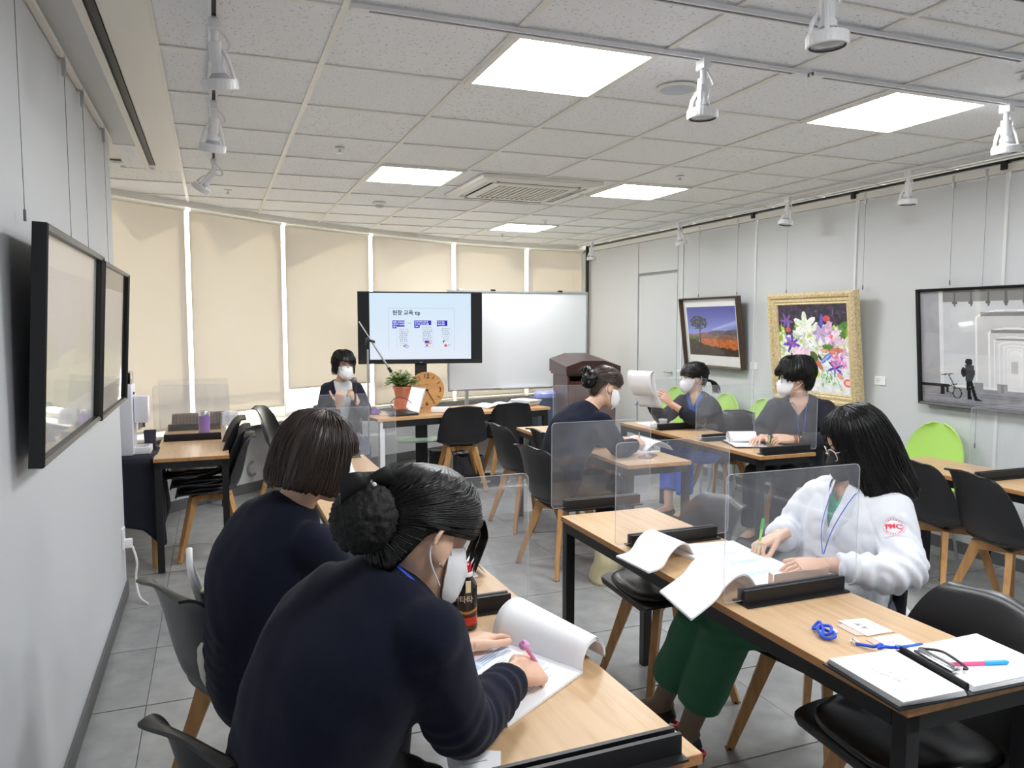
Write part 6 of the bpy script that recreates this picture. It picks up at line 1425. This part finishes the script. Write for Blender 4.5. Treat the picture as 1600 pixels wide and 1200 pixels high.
# right table booklets
def flap(t, spine0, spine1, out, tipz, n_=26, lift=.055, L=.29, k=0):
    s0, s1 = V(spine0), V(spine1); d = V(out).normalized()
    prof_ = cr([(0,0),(.05,lift*.75),(.11,lift),(.18,lift*.72),(.25,lift*.15),(L,tipz)] if False else [V((0,0,0)),V((.05,lift*.75,0)),V((.11,lift,0)),V((.18,lift*.78,0)),V((.24,lift*.25,0)),V((L,tipz,0))], n_)
    for q in range(2):
        mb = MB(); mb.grid(lambda u, v: s0.lerp(s1, v)+d*prof_[int(u*n_)].x+V((0,0,prof_[int(u*n_)].y-.004*q+.0)), n_, 8, .002); mb.build('turned_pages', M_paper, t, angle=180)
t = thing('booklet', 'open booklet whose turned pages hang over the table edge, farther of two', 'booklet', (1.62,2.29,TZ)); rel = lambda *P: [(x-t.location.x, y-t.location.y) for x, y in P]
Q = rel((1.53,2.40),(1.565,2.20),(1.80,2.13),(1.82,2.37)); sheet_pile(t,'page_stack',Q,.0005,.010); quad_print(t, pageprint(24,34,7), [Q[0],Q[3],Q[2],Q[1]], .0112)
flap(t, (*rel((1.575,2.475))[0],.008), (*rel((1.585,2.275))[0],.010), (-.90,-.50,0), .02, lift=.065, L=.33)
t = thing('booklet', 'open booklet with blue printing under the white coated woman\'s hand, nearer of two', 'booklet', (1.68,2.04,TZ)); rel = lambda *P: [(x-t.location.x, y-t.location.y) for x, y in P]
Q = rel((1.58,2.18),(1.555,1.925),(1.80,1.90),(1.81,2.20)); sheet_pile(t,'page_stack',Q,.0005,.012); quad_print(t, pageprint(24,34,9,2), [Q[0],Q[3],Q[2],Q[1]], .0132)
flap(t, (*rel((1.61,2.15))[0],.012), (*rel((1.57,1.92))[0],.012), (-.90,-.36,0), -.01, lift=.06, L=.36)
t = thing('pen', 'lime green pen in the white coated woman\'s hand', 'pen', (1.802,2.195,.775)); d = V((.25,.12,.85)).normalized(); mb = MB(); mb.tube([d*-.05,d*-.035,d*.05],[.001,.0045,.0048],8); mb.build('barrel', mat('lime_plastic', rgb(150,214,90), .3), t); mb = MB(); mb.tube([d*.05,d*.085,d*.09],[.0052,.0052,.003],8); mb.tube([d*.082+V((-.006,0,0)),d*.052+V((-.008,0,0))],.0015,5); mb.build('cap', mat('green_plastic', rgb(60,178,74), .3), t)
t = thing('tan_reflection', 'small tan shape standing in for a reflection behind the near black partition foot', 'card', (1.71,1.885,TZ), -.10); mb = MB(); mb.grid(lambda u,v: ((u-.5)*.20,.012*math.cos((u-.5)*PI)-.008*v,.002+.052*v),8,4,.0015); mb.build('card', mat('reflection_tan', rgb(226,196,172), .5), t, False); mb = MB(); mb.box((-.1,.012,.027),(.002,.022,.05)); mb.build('reflection_end', mat('reflection_tan2', rgb(214,180,154), .5), t, False)  # tan surface built in place of a reflection in the clear sheet
# name badges with cords
def badge(lb, corners, hook, cord, word):
    c = V((sum(p[0] for p in corners)/4, sum(p[1] for p in corners)/4)); t = thing('name_badge', lb, 'name badge', (c.x,c.y,TZ), 0, 'name badges on the right table')
    Q = [V(p)-c for p in corners]; sheet_pile(t,'card',Q,.001,.002)
    P2 = [q*1.0+(q.normalized()*.006) for q in Q]; hk = V(hook)-c; ex = [P2[0]+(hk-P2[0])*.35, P2[3]+(hk-P2[3])*.35]
    mb = MB(); mb.prism([tuple(ex[0]),tuple(P2[1]),tuple(P2[2]),tuple(ex[1])], .001, Matrix.Translation((0,0,.0004))); mb.build('clear_sleeve', mat('vinyl_sleeve', rgb(222,200,184), .15, coat=.6), t, False)
    mb = MB(); mb.tube(cr([V((*hk,.004)),V((*(hk+V((-.01,.008))),.012)),V((*(hk+V((-.022,.0))),.006)),V((*(hk+V((-.012,-.008))),.004)),V((*hk,.004))],16),.002,6); mb.build('hook', M_chrome, t)
    mb = MB(); mb.tube(cr([V((p[0]-c.x,p[1]-c.y,p[2])) for p in cord],60),.0042,8); mb.build('cord', M_blue, t)
    x = (Q[3]-Q[0]); y = (Q[0]-Q[1]); M = frame_M((*((Q[0]+Q[2])/2+ (Q[0]-Q[1])*.12),.0034),(x.x,x.y,0),(y.x,y.y,0)); 
    text('lettering', word, .020, mat('badge_ink', rgb(70,72,84), .7), M, t, extrude=.0001); mb = MB(); M2 = frame_M((*((Q[0]+Q[2])/2-(Q[0]-Q[1])*.22),.0032),(x.x,x.y,0),(y.x,y.y,0)); mb.prism([(-.03,-.0015),(.03,-.0015),(.03,.0015),(-.03,.0015)],.0002,M2); mb.build('printed_line', mat('grey_ink', rgb(170,172,178), .7), t, False)
badge('name badge with a tightly knotted blue cord, farther from the clipboard', [(1.612,1.625),(1.697,1.612),(1.695,1.515),(1.606,1.516)], (1.545,1.56), [(1.53,1.56,.004),(1.515,1.585,.01),(1.50,1.60,.006),(1.52,1.60,.022),(1.505,1.57,.02),(1.49,1.55,.01),(1.50,1.535,.02),(1.52,1.56,.025),(1.50,1.58,.02),(1.485,1.56,.012),(1.485,1.535,.006),(1.505,1.525,.012),(1.515,1.545,.018)], '홍길동' if False else '병 동')
badge('name badge with a looped blue cord, touching the clipboard papers', [(1.608,1.500),(1.697,1.494),(1.678,1.400),(1.597,1.405)], (1.548,1.49), [(1.535,1.485,.004),(1.545,1.46,.008),(1.55,1.44,.012),(1.565,1.43,.02),(1.55,1.425,.014),(1.56,1.415,.02),(1.59,1.415,.014),(1.63,1.41,.012),(1.66,1.405,.014),(1.665,1.398,.016),(1.63,1.398,.016),(1.585,1.405,.018)], '간 호')
# clipboard with papers
t = thing('clipboard', 'open black clipboard folder full of white papers at the right table\'s near end', 'clipboard', (1.60,1.29,TZ)); rel = lambda *P: [(x-t.location.x, y-t.location.y) for x, y in P]
sheet_pile(t,'board',rel((1.37,1.425),(1.355,1.185),(1.86,1.165),(1.875,1.405)),.0005,.004,M_black)
for k in range(5): sheet_pile(t,'left_sheets',rel((1.382-.001*k,1.425-.003*k),(1.366,1.195-.002*k),(1.548-.002*k,1.178),(1.568,1.402-.001*k)),.005+.003*k,.0024)
for k in range(4): sheet_pile(t,'right_sheets',rel((1.612,1.405-.002*k),(1.575+.002*k,1.186),(1.845,1.172+.002*k),(1.862,1.398)),.005+.003*k,.0024)
M = frame_M((*rel((1.455,1.30))[0],.0205),(.15,-.98,0),(.98,.15,0)); text('title_lettering','신규간호사 교육',.012,mat('grey_ink', rgb(170,172,178), .7),M,t,extrude=.0001); text('title_lettering','프리셉터 과정',.014,mat('grey_ink', rgb(170,172,178), .7),M @ Matrix.Translation((0,-.022,0)),t,extrude=.0001)
im = canvas(60,80,c255(244,245,249)); rect(im,.1,.12,.16,.95,c255(222,224,228)); 
for k in range(6): rect(im,.3,.15+.1*k,.3+.4*rng.random(),.165+.1*k,c255(224,226,230))
quad_print(t, im, rel((1.618,1.400),(1.858,1.392),(1.84,1.178),(1.582,1.192)), .0172)
mb = MB(); c0, c1 = V((*rel((1.592,1.395))[0],.016)), V((*rel((1.565,1.19))[0],.016)); mb.tube([c0,c1],.010,8,flat=.5); mb.build('spine', M_dark, t)
mb = MB(); c = V((*rel((1.60,1.30))[0],.026)); mb.box(c,(.024,.12,.006),rotz(-.12),bev=.002); mb.tube([c+V((.008,.055,.006)),c+V((-.004,-.055,.006))],.005,8); mb.build('clip', M_chrome, t)
mb = MB(); mb.tube(cr([c+V((.015,.06,.004)),c+V((.03,.02,.012)),c+V((.03,-.01,.012)),c+V((.024,-.06,.004)),c+V((.012,-.062,.004))],20),.0035,6); mb.build('clip_lever', M_dark, t)
t = thing('pen', 'pink pen with a bright blue cap lying on the clipboard papers', 'pen', (1.69,1.258,TZ+.0225)); d = V((.139,-.041,0)).normalized(); mb = MB(); mb.tube([d*-.07,d*.02],[.0048,.0048],8); mb.build('barrel', mat('hot_pink_plastic', rgb(240,100,150), .35), t); mb = MB(); mb.tube([d*.012,d*.068,d*.074],[.0056,.0056,.003],10); mb.build('cap', mat('sky_plastic', rgb(40,170,232), .35), t)
# middle table
t = thing('booklet', 'open booklet with a curled page before the woman with hair claw', 'booklet', (2.60,4.42,TZ)); sheet_pile(t,'page_stack',[(-.13,-.17),(.09,-.15),(.12,.16),(-.10,.16)],.0005,.006); mb = MB(); mb.grid(lambda u,v: (-.02+.20*u,-.16+.32*v,.008+.06*math.sin(PI*u)**.8),16,6,.002); mb.build('lifted_page', M_paper, t, angle=180)
t = thing('phone', 'phone with a rosy case on the near end of the middle table', 'phone', (2.52,4.14,TZ), -.9); mb = MB(); mb.box((0,0,.005),(.075,.15,.008),bev=.003); mb.build('case', mat('rose_case', rgb(170,128,124), .35), t); mb = MB(); mb.box((0,0,.0095),(.064,.136,.0012)); mb.build('screen', mat('phone_glass', rgb(70,66,74), .08), t, False)
t = thing('pen', 'pen in the hand of the woman with hair claw', 'pen', (2.60,4.375,.80)); d = V((-.2,-.1,.9)).normalized(); mb = MB(); mb.tube([d*-.05,d*.05],.0045,8); mb.build('barrel', M_alu, t); mb = MB(); mb.tube([d*.05,d*.065],[.004,.003],8); mb.build('button', M_dark, t)
# wall side table
t = thing('paper_cup', 'small white paper cup by the black partition foot', 'cup', (3.30,5.20,TZ)); mb = MB(); mb.lathe([(0,0),(.024,0),(.033,.075),(.0345,.077),(.0345,.079),(.032,.079),(.024,.003),(0,.003)],n=24); mb.build('cup_wall', M_paper, t); mb = MB(); mb.lathe([(0,.05),(.029,.05),(0,.052)],n=20); mb.build('drink', mat('coffee', rgb(120,86,60), .1), t)
t = thing('papers', 'white papers flat on the table below the raised hands', 'papers', (3.42,5.45,TZ)); 
for k in range(2): sheet_pile(t,'sheet',[(-.16+.01*k,-.14),(.13,-.13+.01*k),(.15,.15),(-.14,.14)],.0005+.003*k,.002)
def raised():
    t = thing('raised_papers', 'white stapled papers held upright with a curled top page', 'papers', (3.20,5.22,.98)); c = V((-.05,.0,.12))
    X_ = V((.45,-.89,0)); Yv = V((-.30,-.1,.95)).normalized()
    mb = MB(); mb.grid(lambda u,v: V((0,0,-.08))+X_*((u-.5)*.21)+Yv*(.30*v)+V((-.02*math.sin(PI*v),0,0)), 8, 12, .002); mb.build('sheet', M_paper, t, angle=180)
    mb = MB(); mb.grid(lambda u,v: V((0,0,-.08))+X_*((u-.5)*.21)+Yv*(.30-.20*v**1.4+.03*math.sin(PI*min(1,v*1.6)))+V((-.075*math.sin(PI*v*.8),-.03*math.sin(PI*v*.8),.0)), 8, 14, .0015); mb.build('folded_page', M_paper, t, angle=180)
raised()
t = thing('pen', 'blue pen in the hand of the woman holding up papers', 'pen', (3.17,5.30,.955)); d = V((-.6,.35,-.55)).normalized(); mb = MB(); mb.tube([d*-.07,d*.07],.0045,8); mb.build('barrel', mat('indigo_plastic', rgb(80,80,190), .35), t); mb = MB(); mb.tube([d*.07,d*.085],[.004,.0015],8); mb.build('tip', M_alu, t)
t = thing('clipboard', 'clipboard with a rolled page under the man\'s hands', 'clipboard', (3.40,4.32,TZ), -.35); mb = MB(); mb.box((0,0,.004),(.23,.31,.004),bev=.001); mb.build('board', mat('dark_board', rgb(74,50,52), .5), t, False)
for k in range(3): mb = MB(); mb.box((0,-.0,.0075+.002*k),(.21,.29,.0016),rotz(.01*k)); mb.build('sheet', M_paper, t, False)
mb = MB(); pts = [(.015+.03*math.cos(a)*1.0, .048+.038*math.sin(a)) for a in [-1.2+5.2*k/22 for k in range(23)]]; mb.grid(lambda u,v: ((v-.5)*.21, .02+pts[int(u*22)][0]*1.6, pts[int(u*22)][1]),22,6,.002); mb.build('rolled_page', M_paper, t, angle=180)
mb = MB(); mb.box((0,.145,.014),(.10,.02,.008),bev=.002); mb.build('clip', M_chrome, t)
# bags
t = thing('handbag', 'pale grey quilted handbag with a white handle wedged on the chair', 'bag', (-.045,2.42,.50))
mb = MB(); mb.grid(lambda u,v: V((0,0,.125))+V((.035*math.cos(2*PI*u)*math.sin(PI*(.06+.88*v))**.5*(1+.06*math.sin(u*2*PI*9)*math.sin(v*PI*7)), .13*math.sin(2*PI*u)*math.sin(PI*(.06+.88*v))**.4, .13*(2*v-1)-.0)), 54, 30); mb.build('bag_body', mat('quilted_grey', rgb(196,192,180), .5), t, angle=180)
mb = MB(); mb.tube(cr([V((-.01,-.07,.24)),V((-.035,-.075,.34)),V((-.04,-.02,.40)),V((-.04,.05,.34)),V((-.01,.06,.24))],24),.009,8,flat=.5); mb.build('handle', M_white, t); mb = MB(); mb.ball((-.005,0,.262),(.008,.012,.008),8); mb.build('clasp', M_gold2, t)
t = thing('tote_bag', 'beige tote bag on the floor beyond the booklet table', 'bag', (2.22,4.05,0), .3)
mb = MB(); mb.grid(lambda u,v: V((.14*math.copysign(abs(math.cos(2*PI*u))**.6,math.cos(2*PI*u))*(1-.25*v)*(1+.05*math.sin(u*40)), .09*math.copysign(abs(math.sin(2*PI*u))**.6,math.sin(2*PI*u))*(1-.45*v)+.01*math.sin(v*9), .27*v)), 48, 14, .003); mb.build('bag_body', mat('beige_canvas', rgb(190,180,146), .85), t, angle=180)
for s in (-1,1): mb = MB(); mb.tube(cr([V((-.06,s*.045,.25)),V((-.05,s*.06,.36)),V((.05,s*.07,.35)),V((.06,s*.045,.25))],20),.008,6,flat=.5); mb.build('handle', mat('beige_canvas', rgb(190,180,146), .85), t)
